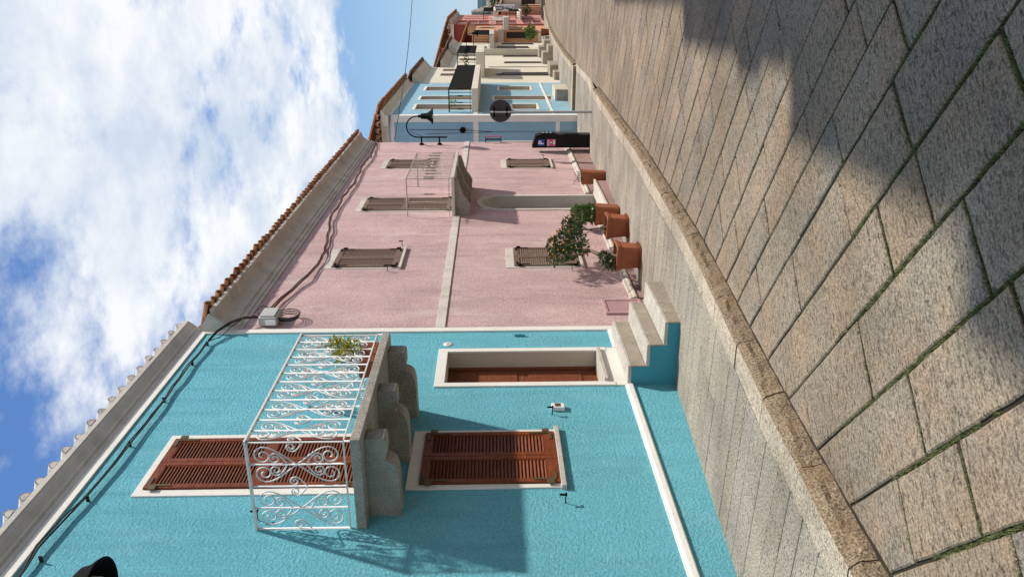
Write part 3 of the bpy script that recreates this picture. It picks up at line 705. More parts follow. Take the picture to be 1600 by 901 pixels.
# balcony
ZS = 2.89
b = MB(); b.box(5.655, 7.775, -0.88, 0.0, ZS - 0.085, ZS); bal = b.build('balcony', M_GRANB, ht, 0.008)
for xa in (5.83, 6.66, 7.49):
    pr = [(0.0, 2.803), (-0.77, 2.803), (-0.775, 2.78), (-0.765, 2.63), (-0.735, 2.607), (-0.60, 2.612), (-0.575, 2.625), (-0.55, 2.60), (-0.52, 2.565), (-0.46, 2.548), (-0.36, 2.545), (-0.33, 2.535), (0.0, 2.53)]
    # a corbel with a nose, a hollow and a straight tail
    pr = [(0.0, 2.803), (-0.765, 2.803), (-0.772, 2.79), (-0.772, 2.655), (-0.755, 2.635), (-0.66, 2.632), (-0.615, 2.648), (-0.58, 2.645), (-0.545, 2.615), (-0.49, 2.572), (-0.42, 2.552), (-0.33, 2.545), (0.0, 2.535)]
    pr = [(0.0, 2.803), (-0.768, 2.803), (-0.775, 2.79), (-0.775, 2.645), (-0.76, 2.625), (-0.625, 2.622), (-0.60, 2.635), (-0.578, 2.645), (-0.562, 2.64), (-0.548, 2.605), (-0.528, 2.572), (-0.498, 2.552), (-0.44, 2.538), (-0.35, 2.531), (0.0, 2.528)]
    k = MB(); k.prism(pr, 'x', xa, xa + 0.175); k.build('bracket', M_GRANB, bal, 0.006)
rl = MB(); RX0, RX1, RY = 5.675, 7.755, -0.86; H0, H1 = ZS + 0.055, 3.735; HH = H1 - H0
def rail_run(P, Q, nb, posts):
    """P,Q plan points"""
    for k in range(nb + 1):
        f = k / nb; x = P[0] + (Q[0] - P[0]) * f; y = P[1] + (Q[1] - P[1]) * f
        rl.tube([(x, y, H0), (x, y, H1)], 0.0085 if 0 < k < nb else 0.0125, 5)
    ux, uy = (Q[0] - P[0]), (Q[1] - P[1]); Ln = math.hypot(ux, uy); ux /= Ln; uy /= Ln; sp = Ln / nb
    for k in range(nb):
        if k % 2 == 1 or k == 0: pass
    for k in range(1, nb):
        f = k / nb * Ln; x = P[0] + ux * f; y = P[1] + uy * f
        cur = bowtie(HH, sp * 0.80) if k % 2 == 1 else heart(HH, sp * 0.95)
        for c in cur: rl.tube([(x + ux * q[0], y + uy * q[0], H0 + q[1]) for q in c], 0.0068, 4)
    for f, s_ in ((0, 1), (Ln, -1)):
        x = P[0] + ux * f; y = P[1] + uy * f; c = heart(HH, sp * 0.95)[0]; rl.tube([(x + ux * q[0] * s_, y + uy * q[0] * s_, H0 + q[1]) for q in c], 0.0068, 4)
rail_run((RX0, 0.0), (RX0, RY), 4, 0); rail_run((RX0, RY), (RX1, RY), 12, 0); rail_run((RX1, RY), (RX1, 0.0), 4, 0)
for (P, Q) in (((RX0, 0.0), (RX0, RY)), ((RX0, RY), (RX1, RY)), ((RX1, RY), (RX1, 0.0))):
    x0, x1 = sorted((P[0], Q[0])); y0, y1 = sorted((P[1], Q[1])); e = 0.006
    if x0 == x1: rl.box(x0 - 0.022, x0 + 0.022, y0 - (0.02 if y0 < -0.1 else 0), y1, H1, H1 + 0.016); rl.box(x0 - 0.01, x0 + 0.01, y0, y1, H0 - 0.006, H0 + 0.006)
    else: rl.box(x0 + 0.0225, x1 - 0.0225, y0 - 0.02, y0 + 0.022, H1 + 0.001, H1 + 0.0165); rl.box(x0 + 0.0105, x1 - 0.0105, y0 - 0.01, y0 + 0.01, H0 - 0.0055, H0 + 0.0055)
for x, y in ((RX0, RY), (RX1, RY)): rl.tube([(x, y, ZS), (x, y, H0)], 0.009, 6)
rl.build('railing', M_IRONW, bal)

# ================================================================== PINK HOUSE
hp = thing('house', (16, 0, -0.7), 'pink roughcast house with brown shutters, arched doorway and orange tiled eave', 'house')
PX0, PX1 = XB + 0.012, 22.72
wl = MB(); wall_face(wl, PX0, PX1, -1.6, 5.16, -0.004, [(15.66, 16.64, -0.50, 1.95, 0.30)], 0, rmi=1)
wl.build('wall', [M_PINK, M_OFFW], hp)
# arched head: fill above the spring line is cut by building the spandrels
ar = MB(); cx = 16.15; hw = 0.49; zs0 = 1.50; apx = 1.95; n = 16
for sgn in (-1, 1):
    poly = [(cx + sgn * hw, apx + 0.01)]
    for k in range(n // 2 + 1):
        a_ = math.pi / 2 * k / (n // 2); poly.append((cx + sgn * hw * math.cos(a_), zs0 + (apx - zs0) * math.sin(a_)))
    poly.append((cx, apx + 0.01)); ar.prism(poly, 'y', -0.006, 0.295)
dsu = MB()
for k in range(n):
    a0, a1 = math.pi * k / n, math.pi * (k + 1) / n
    def q(a_, r_): return (cx + (hw + r_) * math.cos(a_), zs0 + (apx - zs0 + r_) * math.sin(a_))
    dsu.prism([q(a0, 0), q(a0, 0.10), q(a1, 0.10), q(a1, 0)], 'y', -0.025, 0.0)
dsu.box(cx - hw - 0.10, cx - hw, -0.025, 0.0, -0.75, zs0); dsu.box(cx + hw, cx + hw + 0.10, -0.025, 0.0, -0.75, zs0)
ds = dsu.build('door_surround', M_OFFW, hp); ar.build('arch_head', M_OFFW, ds)
d = MB(); d.box(cx - hw, cx - 0.004, 0.24, 0.285, -0.5, 1.94); d.box(cx + 0.004, cx + hw, 0.24, 0.285, -0.5, 1.94); d.box(cx - hw + 0.06, cx - 0.08, 0.225, 0.24, -0.3, 0.5); d.box(cx - hw + 0.06, cx - 0.08, 0.225, 0.24, 0.6, 1.5); d.box(cx + 0.08, cx + hw - 0.06, 0.225, 0.24, -0.3, 0.5); d.box(cx + 0.08, cx + hw - 0.06, 0.225, 0.24, 0.6, 1.5)
dd = d.build('door', M_WOODD, hp, 0.004); d = MB(); d.tube([(cx + 0.05, 0.24, 0.4), (cx + 0.05, 0.18, 0.4), (cx + 0.05, 0.18, 0.5)], 0.01); d.build('handle', M_BRASS, dd)
d = MB(); d.box(14.60, 15.76 + 1.05, -0.31, 0.0, -1.2, -0.50); stp = d.build('door_step', M_PINKP, hp, 0.01); d = MB(); d.box(14.57, 16.84, -0.335, 0.0, -0.499, -0.455); d.build('step_edge', M_OFFW, stp, 0.004)
t = MB(); t.box(PX0, PX1 + 0.006, -0.024, 0.0, 2.362, 2.488); t.build('string_band', M_OFFW, hp, 0.004)
# plinth and its white capping
for xa, xb in ((10.80, 14.56), (16.85, PX1)):
    t = MB(); t.add([(xa, -0.03, -1.6), (xb, -0.03, -1.6), (xb, -0.03, -0.385), (xa, -0.03, -0.385), (xa, 0, -1.6), (xb, 0, -1.6), (xb, 0, -0.385), (xa, 0, -0.385)], [(0, 1, 2, 3), (1, 5, 6, 2), (0, 3, 7, 4)]); t.build('plinth', M_PINKP, hp)
    t = MB(); t.prism([(0.0, -0.385), (-0.055, -0.385), (-0.06, -0.37), (-0.058, -0.345), (-0.04, -0.33), (-0.035, -0.29), (0.0, -0.28)], 'x', xa - 0.02, xb); t.build('plinth_moulding', M_CORP, hp)
# cornice
t = MB(); pc = [(0.3, 5.06), (-0.022, 5.06), (-0.026, 5.105), (-0.05, 5.115), (-0.052, 5.17), (-0.085, 5.185)]
for k in range(9):
    a_ = math.pi / 2 * k / 8; pc.append((-0.085 - 0.20 * (1 - math.cos(a_)), 5.195 + 0.205 * math.sin(a_)))
pc += [(-0.30, 5.405), (-0.305, 5.455), (0.3, 5.50)]
t.prism(pc, 'x', PX0 + 0.02, PX1 + 0.02); t.build('cornice', M_CORP, hp)
t = MB(); t.prism([(0.3, 5.10), (-0.03, 5.10), (-0.10, 5.25), (-0.19, 5.37), (-0.245, 5.475), (0.0, 5.625), (0.3, 5.72)], 'x', PX0 - 0.045, PX0 + 0.017); t.build('gable_end', M_CORN, hp, 0.003)
tiled_roof(hp, PX0 + 0.1, PX1 - 0.02, -0.335, 5.43, math.radians(17), 4.2, M_TILE, 0.215, 0.075, body=1, wob=0.02)
PW = [M_WOODB, M_WOODD, M_IRONB]
for (X0, X1, Z0, Z1, lab) in ((12.18, 13.17, 3.24, 4.465, 1), (19.33, 20.33, 3.24, 4.47, 1), (12.17, 13.18, 0.285, 1.50, 0), (19.33, 20.33, 0.27, 1.50, 0)):
    louvred_window(hp, X0, X1, Z0, Z1, X0 + 0.055, X1 - 0.045, Z0 + 0.005, Z1 - 0.135, PW, fmat=M_OFFW, sill=0.05, step=0.036)
louvred_window(hp, 15.52, 16.57, 2.53, 4.465, 15.58, 16.52, 2.535, 4.36, PW, panels=(3.5,), fmat=M_OFFW, step=0.036, name='balcony_door')
for x, z in ((12.05, 3.4), (13.35, 3.3), (12.03, 0.45), (13.3, 0.4), (19.2, 3.4), (20.5, 3.3), (20.5, 0.4)): hook(hp, x, z)
b = MB(); b.box(15.13, 17.60, -0.80, 0.0, 2.45, 2.51); bal = b.build('balcony', M_OFFW, hp, 0.006)
for xa in (15.22, 16.25, 17.30):
    pr = [(0, 2.449), (-0.72, 2.449), (-0.735, 2.42)] 
    for k in range(13):
        f = k / 12; y = -0.73 + 0.62 * f; pr.append((y, 2.40 - 0.22 * (0.5 - 0.5 * math.cos(math.pi * min(1, f * 1.1))) - 0.02 * math.sin(f * 9)))
    pr.append((0, 2.17)); k = MB(); k.prism(pr, 'x', xa, xa + 0.16); k.build('bracket', M_GRANB, bal, 0.006)
rl = MB()
def bars(mb, P, Q, n, z0, z1, r=0.006, knots=True, top=0.012, R2=0.015):
    for k in range(n + 1):
        f = k / n; x = P[0] + (Q[0] - P[0]) * f; y = P[1] + (Q[1] - P[1]) * f; mb.tube([(x, y, z0), (x, y, z1)], r, 4)
        if knots and k % 2: mb.tube([(x, y, (z0 + z1) / 2 - 0.12), (x, y, (z0 + z1) / 2 - 0.09), (x, y, (z0 + z1) / 2 + 0.09), (x, y, (z0 + z1) / 2 + 0.12)], [r, R2, R2, r], 5)
    mb.tube([(P[0], P[1], z1), (Q[0], Q[1], z1)], top, 5); mb.tube([(P[0], P[1], z0 + 0.05), (Q[0], Q[1], z0 + 0.05)], 0.008, 5)
bars(rl, (15.17, 0), (15.17, -0.76), 5, 2.51, 3.38); bars(rl, (15.17, -0.76), (17.56, -0.76), 17, 2.51, 3.38); bars(rl, (17.56, -0.76), (17.56, 0), 5, 2.51, 3.38)
for sx in (-1, 1):
    for cz in (2.86, 3.02):
        rl.tube([(16.35 + sx * (0.14 + q[0]), -0.765, cz + q[1]) for q in scroll((0, 0), 0.10, 1.2, 0, sx, 16, 0.3)], 0.006, 4)
rl.build('railing', M_IRONR, bal)
# meter cabinet
c_ = MB(); frame_rect(c_, 10.22, 10.735, -0.41, 0.145, 10.265, 10.69, -0.37, 0.10, -0.035, 0.0); mc = c_.build('meter_cabinet', M_CABP, hp, 0.004)
c_ = MB(); c_.box(10.267, 10.688, -0.018, -0.004, -0.368, 0.098)
for k in range(6): c_.box(10.275 + k * 0.0685, 10.275 + k * 0.0685 + 0.062, -0.024, -0.0175, -0.36, 0.09)
c_.build('cabinet_door', M_CABP, mc, 0.002)
# rest of the pink house volume
v = MB(); v.add([(PX1, -0.004, -1.6), (PX1, 8, -1.6), (PX1, 8, 5.4), (PX1, -0.004, 5.16)], [(0, 1, 2, 3)]); v.add([(PX0, 8, -1.6), (PX1, 8, -1.6), (PX1, 8, 5.4), (PX0, 8, 5.4)], [(0, 1, 2, 3)]); v.build('side_wall', M_PINK, hp)
t = MB(); t.box(PX1 - 0.10, PX1 + 0.02, -0.03, 0.02, 0.5, 1.45); t.build('corner_guard', M_OFFW, hp, 0.004)

# ================================================================== CABLES, JUNCTION BOX, LAMPS
def sag_path(pts, y, wob=0.012, n=5):
    out = []
    for i in range(len(pts) - 1):
        for k in range(n):
            f = k / n; x = pts[i][0] + (pts[i + 1][0] - pts[i][0]) * f; z = pts[i][1] + (pts[i + 1][1] - pts[i][1]) * f
            out.append((x, y + wob * noise.noise(Vector((x * 2, y * 9, 0))), z + wob * noise.noise(Vector((x * 3, 7, y * 5)))))
    out.append((pts[-1][0], y, pts[-1][1])); return out
tc_ = [(-2.8, 5.30), (3.0, 5.42), (5.1, 5.43), (5.42, 5.445), (5.98, 5.40), (6.64, 5.36), (7.57, 5.35), (8.58, 5.37), (9.38, 5.365)]
m = MB(); m.tube(sag_path(tc_, -0.04), 0.009, 6); m.tube(sag_path([(x, z - 0.012) for x, z in tc_], -0.052, 0.014), 0.008, 6); m.tube(sag_path([(x, z + 0.012) for x, z in tc_], -0.052, 0.03), 0.007, 5)
for dy, r_ in ((0.0, 0.011), (-0.02, 0.007)): m.tube([(9.38, -0.045 + dy, 5.36), (9.62, -0.075 + dy, 5.32), (9.82, -0.11 + dy, 5.20), (9.95, -0.12 + dy, 5.06), (10.02, -0.10 + dy, 4.93), (10.06, -0.07, 4.84)], r_, 6)
m.tube([(9.4, -0.05, 5.35), (9.5, -0.055, 5.25), (9.62, -0.06, 5.22), (9.76, -0.09, 5.17), (9.9, -0.12, 5.08)], 0.006, 5)
for x in (5.3, 6.1, 7.0, 7.9, 8.8, 9.35): m.box(x - 0.004, x + 0.004, -0.062, 0.0, 5.35, 5.38)
prop(m.build('wall_cable', M_CABLE), 'black cable bundle clipped along the turquoise wall just under its cornice', 'cable')
pcb = [(10.30, 4.86), (10.7, 4.78), (11.05, 4.72), (11.69, 4.60), (12.3, 4.55), (12.9, 4.56), (13.78, 4.66), (14.91, 4.83), (16.33, 4.86), (17.76, 4.82), (19.31, 4.90), (20.63, 4.86), (21.8, 4.92), (22.7, 5.0)]
m = MB()
for k, (dz, dy, r_) in enumerate(((0, -0.05, 0.013), (0.02, -0.065, 0.010), (-0.016, -0.07, 0.009))): m.tube(sag_path([(x, z + dz) for x, z in pcb], dy, 0.03, 7), r_, 6, mi=0)
m.tube([(10.45, -0.06, 4.84), (10.52, -0.07, 4.96), (10.34, -0.07, 5.0), (10.22, -0.07, 4.95), (10.16, -0.07, 4.86)], 0.006, 5, 1)
for x in (14.9, 17.8, 20.6): m.tube([(x, 0, 4.84), (x, -0.08, 4.84)], 0.012, 5, 1)
prop(m.build('wall_cable', [M_CABLB, M_CABLE]), 'brown twisted cable sagging across the top of the pink wall', 'cable')
jb = thing('junction_box', (10.05, 0, 4.7), 'grey junction box with coiled cable high on the pink wall beside the turquoise house', 'junction box')
m = MB(); m.box(9.91, 10.26, -0.14, -0.012, 4.62, 4.87); m.build('box_body', M_BOXG, jb, 0.02)
m = MB(); m.box(9.94, 10.23, -0.158, -0.141, 4.65, 4.845); m.build('box_lid', M_BOXG, jb, 0.012)
m = MB(); m.box(9.885, 9.909, -0.11, -0.04, 4.63, 4.77); m.build('label_plate', M_SWHITE, jb, 0.003)
m = MB()
for k in range(4):
    c0 = (10.12, 4.52); rx, rz = 0.13 + 0.012 * k, 0.14 + 0.01 * k
    m.tube([(c0[0] + rx * math.cos(a_), -0.05 - 0.02 * k, c0[1] + rz * math.sin(a_)) for a_ in [math.pi * 2 * i / 18 for i in range(19)]], 0.007, 5)
m.build('cable_coil', M_CABLE, jb)
m = MB(); m.tube([(22.46 + 9.5 * k / 12, -0.1 - 3.46 * k / 12, 4.46 + 0.22 * k / 12 - 0.25 * math.sin(math.pi * k / 12) * 0.3) for k in range(13)] + [(36, -5.03, 4.9), (42, -7.2, 5.3)], 0.011, 5)
prop(m.build('overhead_wire', M_CABLE), 'thin black wire crossing the street in the air from the corner of the pink house', 'wire')

def street_lamp(X, bz, wall_y, label, kx=1.0):
    """gooseneck bracket lamp on the wall, arm reaching towards the street"""
    o = thing('wall_lamp', (X, wall_y, bz), label, 'lamp', 'black gooseneck wall lamps')
    m = MB()
    m.tube([(X, -0.215, bz - 0.68), (X, -0.215, bz + 0.02)], 0.022, 8)
    arc_ = [(X, -0.215, bz + 0.02)]
    for k in range(13):
        a_ = math.pi * k / 12; arc_.append((X, -0.505 + 0.29 * math.cos(a_), bz + 0.10 + 0.30 * math.sin(a_)))
    arc_.append((X, -0.795, bz + 0.06)); m.tube(arc_, 0.018, 8)
    m.tube([(X, -0.215, bz - 0.72), (X, -0.215, bz - 0.68)], [0.008, 0.03], 8)
    m.build('bracket', M_IRONB, o)
    for z in (bz, bz - 0.50):
        m = MB(); m.tube([(X, 0, z), (X, -0.035, z), (X, -0.06, z), (X, -0.23, z)], [0.075, 0.07, 0.025, 0.02], 10); m.build('mounting_plate', M_IRONB, o)
    m = MB()
    m.tube([(X, -0.45, bz + 0.36), (X - 0.01, -0.33, bz + 0.22), (X, -0.215, bz - 0.1)], 0.006, 4); m.build('supply_cable', M_CABLE, o)
    m = MB(); zc = bz + 0.06
    m.lathe([(0.0, 0.02), (0.035, 0.01), (0.045, -0.03), (0.03, -0.05), (0.075, -0.08), (0.085, -0.24), (0.10, -0.25), (0.105, -0.28), (0.135, -0.30), (0.15, -0.34), (0.20, -0.37), (0.225, -0.385), (0.225, -0.395),
             (0.19, -0.375), (0.13, -0.33), (0.09, -0.29), (0.0, -0.27)], (X, -0.795, zc), 28)
    m.build('lamp_shade', M_IRONB, o)
    m = MB(); m.lathe([(0.0, -0.28), (0.06, -0.29), (0.085, -0.34), (0.07, -0.385), (0.0, -0.41)], (X, -0.795, zc), 20); m.build('globe', M_GLOBE, o)
    return o
street_lamp(22.35, 3.69, 0.0, 'black gooseneck street lamp on two plates at the far corner of the pink house')
# the lamp over the turquoise wall: same pattern, longer reach
o = thing('wall_lamp', (3.30, 0, 4.1), 'black bell lamp at the picture edge in front of the turquoise wall', 'lamp', 'black gooseneck wall lamps')
m = MB(); m.tube([(3.30, -0.1, 3.4), (3.30, -0.1, 4.35)], 0.024, 8); m.tube([(3.30, -0.1, 4.35)] + [(3.30, -0.78 + 0.68 * math.cos(math.pi * k / 12), 4.35 + 0.35 * math.sin(math.pi * k / 12)) for k in range(13)] + [(3.30, -1.46, 4.10)], 0.02, 8); m.build('bracket', M_IRONB, o)
for z in (3.5, 4.2): m = MB(); m.tube([(3.30, 0, z), (3.30, -0.03, z), (3.30, -0.1, z)], [0.08, 0.07, 0.02], 10); m.build('mounting_plate', M_IRONB, o)
m = MB(); m.lathe([(0.0, 0.42), (0.04, 0.40), (0.05, 0.36), (0.03, 0.34), (0.08, 0.31), (0.09, 0.15), (0.11, 0.13), (0.14, 0.10), (0.15, 0.06), (0.182, 0.015), (0.19, 0.0), (0.184, -0.004), (0.17, 0.005), (0.14, 0.05), (0.10, 0.12), (0.0, 0.14)], (3.298, -1.45, 3.725), 36); m.build('lamp_shade', [M_IRONB], o)
m = MB(); m.lathe([(0.0, 0.13), (0.07, 0.11), (0.095, 0.05), (0.09, 0.01), (0.0, -0.02)], (3.298, -1.45, 3.725), 24); m.build('globe', M_GLOBE, o)

# sign on a post, parking meter, edge-on sign
sx, sy = 20.6, -1.17
o = thing('road_sign', (sx, sy, -0.84), 'round traffic sign seen from its dark back on a thin steel post', 'road sign')
m = MB(); m.tube([(sx, sy, -0.9), (sx, sy, 1.77)], 0.03, 10); m.build('post', M_STEEL, o)
m = MB(); m.lathe([(0, 0.075), (0.27, 0.075), (0.283, 0.07), (0.283, 0.05), (0.27, 0.052), (0, 0.052)], (sx, sy - 0.02, 1.50), 40, axis='x'); m.build('sign_disc', M_DISC, o)
for z in (1.34, 1.66):
    m = MB(); m.box(sx + 0.03, sx + 0.055, sy - 0.14, sy + 0.12, z - 0.018, z + 0.018); m.box(sx - 0.036, sx + 0.03, sy - 0.036, sy + 0.036, z - 0.012, z + 0.012); m.build('clamp', M_IRONB, o)
o = thing('parking_meter', (21.45, -0.3, -0.86), 'black parking ticket machine with blue P sticker against the end of the pink wall', 'parking meter')
m = MB(); X0, X1 = 21.22, 21.52
m.prism([(-0.13, -0.95), (-0.48, -0.95), (-0.48, 0.46), (-0.455, 0.57), (-0.13, 0.66)], 'x', X0, X1); m.build('machine_body', M_BLACK, o, 0.012)
m = MB(); m.box(X0 + 0.05, X1 - 0.05, -0.505, -0.481, 0.02, 0.42); fp = m.build('front_panel', M_BLACK, o, 0.006)
m = MB(); m.box(X0 + 0.06, X1 - 0.06, -0.495, -0.481, -0.6, -0.2); m.build('service_door', M_BLACK, o, 0.006)
for z in (0.34, 0.24, 0.14): m = MB(); m.box(X0 + 0.09, X0 + 0.17, -0.515, -0.506, z, z + 0.05); m.build('button', M_BOXG, fp)
m = MB(); m.box(X0 - 0.004, X0 - 0.0005, -0.35, -0.19, 0.33, 0.50); st_ = m.build('parking_sticker', M_SBLUE, o)
MX = Matrix(((0, 0, -1, X0 - 0.005), (-1, 0, 0, -0.27), (0, 1, 0, 0.415), (0, 0, 0, 1)))
text_part('lettering', 'P', 0.19, M_SWHITE, st_, MX)
m = MB(); m.box(X0 - 0.004, X0 - 0.0005, -0.36, -0.17, 0.03, 0.26); st_ = m.build('info_sticker', M_SPINK, o)
m = MB(); 
for z in (0.20, 0.225, 0.245): m.box(X0 - 0.0055, X0 - 0.0042, -0.34, -0.19, z, z + 0.01)
m.box(X0 - 0.0055, X0 - 0.0042, -0.34, -0.22, 0.05, 0.10); m.box(X0 - 0.0055, X0 - 0.0042, -0.29, -0.25, 0.12, 0.17); m.build('sticker_print', M_SWHITE, st_)
o = thing('hanging_sign', (22.6, -0.1, 1.6), 'narrow rectangular sign seen edge-on on black brackets at the far pink corner', 'sign')
m = MB(); m.box(22.56, 22.62, -0.20, -0.175, 1.45, 1.92); m.build('sign_board', M_SPINK, o, 0.003)
for z in (1.47, 1.90): m = MB(); m.box(22.58, 22.61, -0.174, 0.0, z - 0.012, z + 0.012); m.build('bracket', M_IRONB, o)
m = MB(); m.box(22.56, 22.60, -0.12, -0.09, 1.482, 1.888); m.build('rod', M_IRONB, o)

# ================================================================== PLANTERS AND SHRUBS
def planter(x, y, sq, h, label, name='planter', rim=True, grp='terracotta planters on the sidewalk'):
    z0 = zg(x); o = thing(name, (x, y, z0), label, 'planter', grp)
    a_ = sq / 2; m = MB()
    def ring(hw, z): 
        c = hw * 0.22; return [(x - hw + c, y - hw, z), (x + hw - c, y - hw, z), (x + hw, y - hw + c, z), (x + hw, y + hw - c, z), (x + hw - c, y + hw, z), (x - hw + c, y + hw, z), (x - hw, y + hw - c, z), (x - hw, y - hw + c, z)]
    rings = [ring(a_ * 0.80, z0 + 0.012), ring(a_ * 0.84, z0 + 0.04), ring(a_ * 0.955, z0 + h - 0.07)]
    if rim: rings += [ring(a_ * 1.04, z0 + h - 0.062), ring(a_ * 1.08, z0 + h - 0.012), ring(a_ * 1.05, z0 + h)]
    else: rings += [ring(a_, z0 + h)]
    rings += [ring(a_ * 0.9, z0 + h), ring(a_ * 0.87, z0 + h - 0.06)]
    vs = [v for r_ in rings for v in r_]; f = []
    for i in range(len(rings) - 1):
        for j in range(8): f.append((i * 8 + j, i * 8 + (j + 1) % 8, (i + 1) * 8 + (j + 1) % 8, (i + 1) * 8 + j))
    f.append(tuple(range(8))[::-1]); m.add(vs, f); m.build('pot', M_TERR, o, 0.006)
    m = MB(); m.add(ring(a_ * 0.88, z0 + h - 0.045), [tuple(range(8))]); m.build('soil', M_SOIL, o)
    if rim:
        m = MB(); r0, r1, r2, r3 = ring(a_ * 0.90, z0 + 0.003), ring(a_ * 1.0, z0 + 0.035), ring(a_ * 0.96, z0 + 0.036), ring(a_ * 0.86, z0 + 0.010)
        vs = r0 + r1 + r2 + r3; f = [(i * 8 + j, i * 8 + (j + 1) % 8, (i + 1) * 8 + (j + 1) % 8, (i + 1) * 8 + j) for i in range(3) for j in range(8)] + [tuple(range(8))[::-1]]; m.add(vs, f); m.build('saucer', M_TERR, o)
    return o, z0 + h - 0.05
pA, zA = planter(11.40, -0.47, 0.37, 0.38, 'square terracotta planter with saucer nearest the stairs, a leaning flowering shrub in it')
pB, zB = planter(12.98, -0.46, 0.37, 0.38, 'square terracotta planter with saucer, second from the stairs, a bare stem rising from it')
pC, zC = planter(14.25, -0.30, 0.36, 0.46, 'tall plain terracotta planter behind the two square ones, a round green bush in it', rim=False)
pD, zD = planter(17.05, -0.33, 0.30, 0.52, 'tall terracotta planter beyond the arched door, a sparse small plant in it', rim=False)
# shrub A: bent trunk leaning to the far side with one big crown and a hanging clump
pl = thing('flowering_shrub', (11.42, -0.46, zA), 'large orange-berried shrub with a bent bare trunk in the nearest square planter', 'shrub')
m = MB(); tr = [(11.42, -0.46, zA), (11.46, -0.45, -0.12), (11.60, -0.40, -0.02), (11.72, -0.38, 0.10), (11.80, -0.40, 0.18)]
m.tube(tr, [0.022, 0.019, 0.018, 0.017, 0.015], 7)
for q in (((11.60, -0.40, -0.02), (11.66, -0.46, 0.16), (11.86, -0.48, 0.34)), ((11.80, -0.40, 0.18), (12.12, -0.36, 0.34), (12.2, -0.42, 0.6)), ((11.80, -0.40, 0.18), (11.9, -0.3, 0.4), (11.85, -0.3, 0.65)), ((11.46, -0.45, -0.12), (11.38, -0.38, 0.02), (11.2, -0.3, 0.06)), ((11.5, -0.45, -0.08), (11.3, -0.34, 0.0), (11.12, -0.28, 0.16), (11.08, -0.26, 0.12))):
    m.tube(list(q), [0.012] + [0.008] * (len(q) - 1), 5)
m.build('trunk', M_BARK, pl)
m = MB(); cl = [(12.35, -0.42, 0.38, .20, .17, .15, 330), (12.22, -0.42, 0.58, .20, .17, .15, 330), (11.98, -0.38, 0.46, .17, .15, .14, 300), (11.85, -0.36, 0.64, .15, .14, .12, 240), (12.12, -0.40, 0.76, .14, .11, .08, 140), (11.66, -0.33, 0.78, .11, .10, .07, 90), (11.98, -0.42, 0.28, .12, .12, .08, 130), (12.58, -0.44, 0.54, .10, .09, .09, 90)]
for (x, y, z, a_, b_, c, n) in cl: foliage(m, (x, y, z), a_, b_, c, int(n * 1.25), 0.058)
for (x, y, z, a_, b_, c, n) in [(11.45, -0.42, 0.03, .10, .09, .07, 150), (11.34, -0.38, -0.04, .08, .08, .06, 110), (11.28, -0.34, -0.09, .06, .05, .05, 60)]: foliage(m, (x, y, z), a_, b_, c, int(n * 1.8), 0.052)
m.build('foliage', M_LEAF, pl)
m = MB()
for _ in range(45):
    q = cl[R.randrange(len(cl))]; d = Vector((R.gauss(-0.3, 1), R.gauss(-0.6, 1), R.gauss(0.8, 1))).normalized(); x, y, z = q[0] + d.x * q[3] * 1.2, q[1] + d.y * q[4] * 1.2, q[2] + d.z * q[5] * 1.2
    r_ = R.uniform(0.010, 0.017); m.blob((x, y, z), r_, r_, r_, 0, R.random() * 9, 0.1, 5, 4)
m.build('blossom', M_BERRY, pl)
pl = thing('flowering_shrub', (12.98, -0.44, zB), 'smaller orange-berried shrub on a thin upright stem in the second square planter', 'shrub')
m = MB(); m.tube([(12.98, -0.44, zB), (12.97, -0.42, -0.10), (12.95, -0.40, 0.10), (12.92, -0.42, 0.24)], [0.018, 0.015, 0.013, 0.012], 7); m.tube([(12.96, -0.41, 0.0), (12.75, -0.42, 0.12), (12.45, -0.44, 0.28)], [0.010, 0.008, 0.006], 5); m.tube([(12.95, -0.4, 0.1), (13.15, -0.42, 0.2), (13.3, -0.46, 0.3)], [0.010, 0.008, 0.006], 5); m.build('trunk', M_BARK, pl)
m = MB(); cl = [(13.0, -0.46, 0.32, .14, .13, .12, 260), (13.22, -0.48, 0.28, .12, .11, .10, 190), (12.72, -0.45, 0.34, .13, .12, .10, 190), (13.12, -0.46, 0.44, .10, .10, .08, 120)]
for (x, y, z, a_, b_, c, n) in cl: foliage(m, (x, y, z), a_, b_, c, int(n * 1.25), 0.058)
m.build('foliage', M_LEAF, pl); m = MB()
for _ in range(22):
    q = cl[R.randrange(len(cl))]; d = Vector((R.gauss(-0.3, 1), R.gauss(-0.6, 1), R.gauss(0.8, 1))).normalized(); r_ = R.uniform(0.008, 0.013); m.blob((q[0] + d.x * q[3], q[1] + d.y * q[4], q[2] + d.z * q[5]), r_, r_, r_, 0, 1, 0.1, 5, 4)
m.build('blossom', M_BERRY, pl)
pl = thing('bush', (14.25, -0.30, zC), 'round bright green bush in the tall planter behind the square ones', 'bush')
m = MB()
for (x, y, z, a_, b_, c, n) in [(14.25, -0.33, zC + 0.12, .18, .17, .13, 420), (14.2, -0.32, zC + 0.27, .17, .17, .14, 420), (14.30, -0.34, zC + 0.38, .11, .11, .09, 150)]: foliage(m, (x, y, z), a_, b_, c, int(n * 2.4), 0.048)
m.build('foliage', M_LEAFB, pl); m = MB()
for k in range(9): m.tube([(14.25, -0.30, zC), (14.25 + R.uniform(-.1, .1), -0.31 + R.uniform(-.1, .1), zC + 0.3)], [0.006, 0.003], 4)
m.build('stem', M_BARK, pl)
pl = thing('small_plant', (17.05, -0.33, zD), 'sparse low plant with tiny pink flowers in the planter beyond the arched door', 'plant')
m = MB(); foliage(m, (17.05, -0.33, zD + 0.06), .15, .13, .07, 150, 0.04); foliage(m, (16.95, -0.30, zD + 0.14), .13, .13, .10, 50, 0.035); m.build('foliage', M_LEAF, pl)
m = MB()
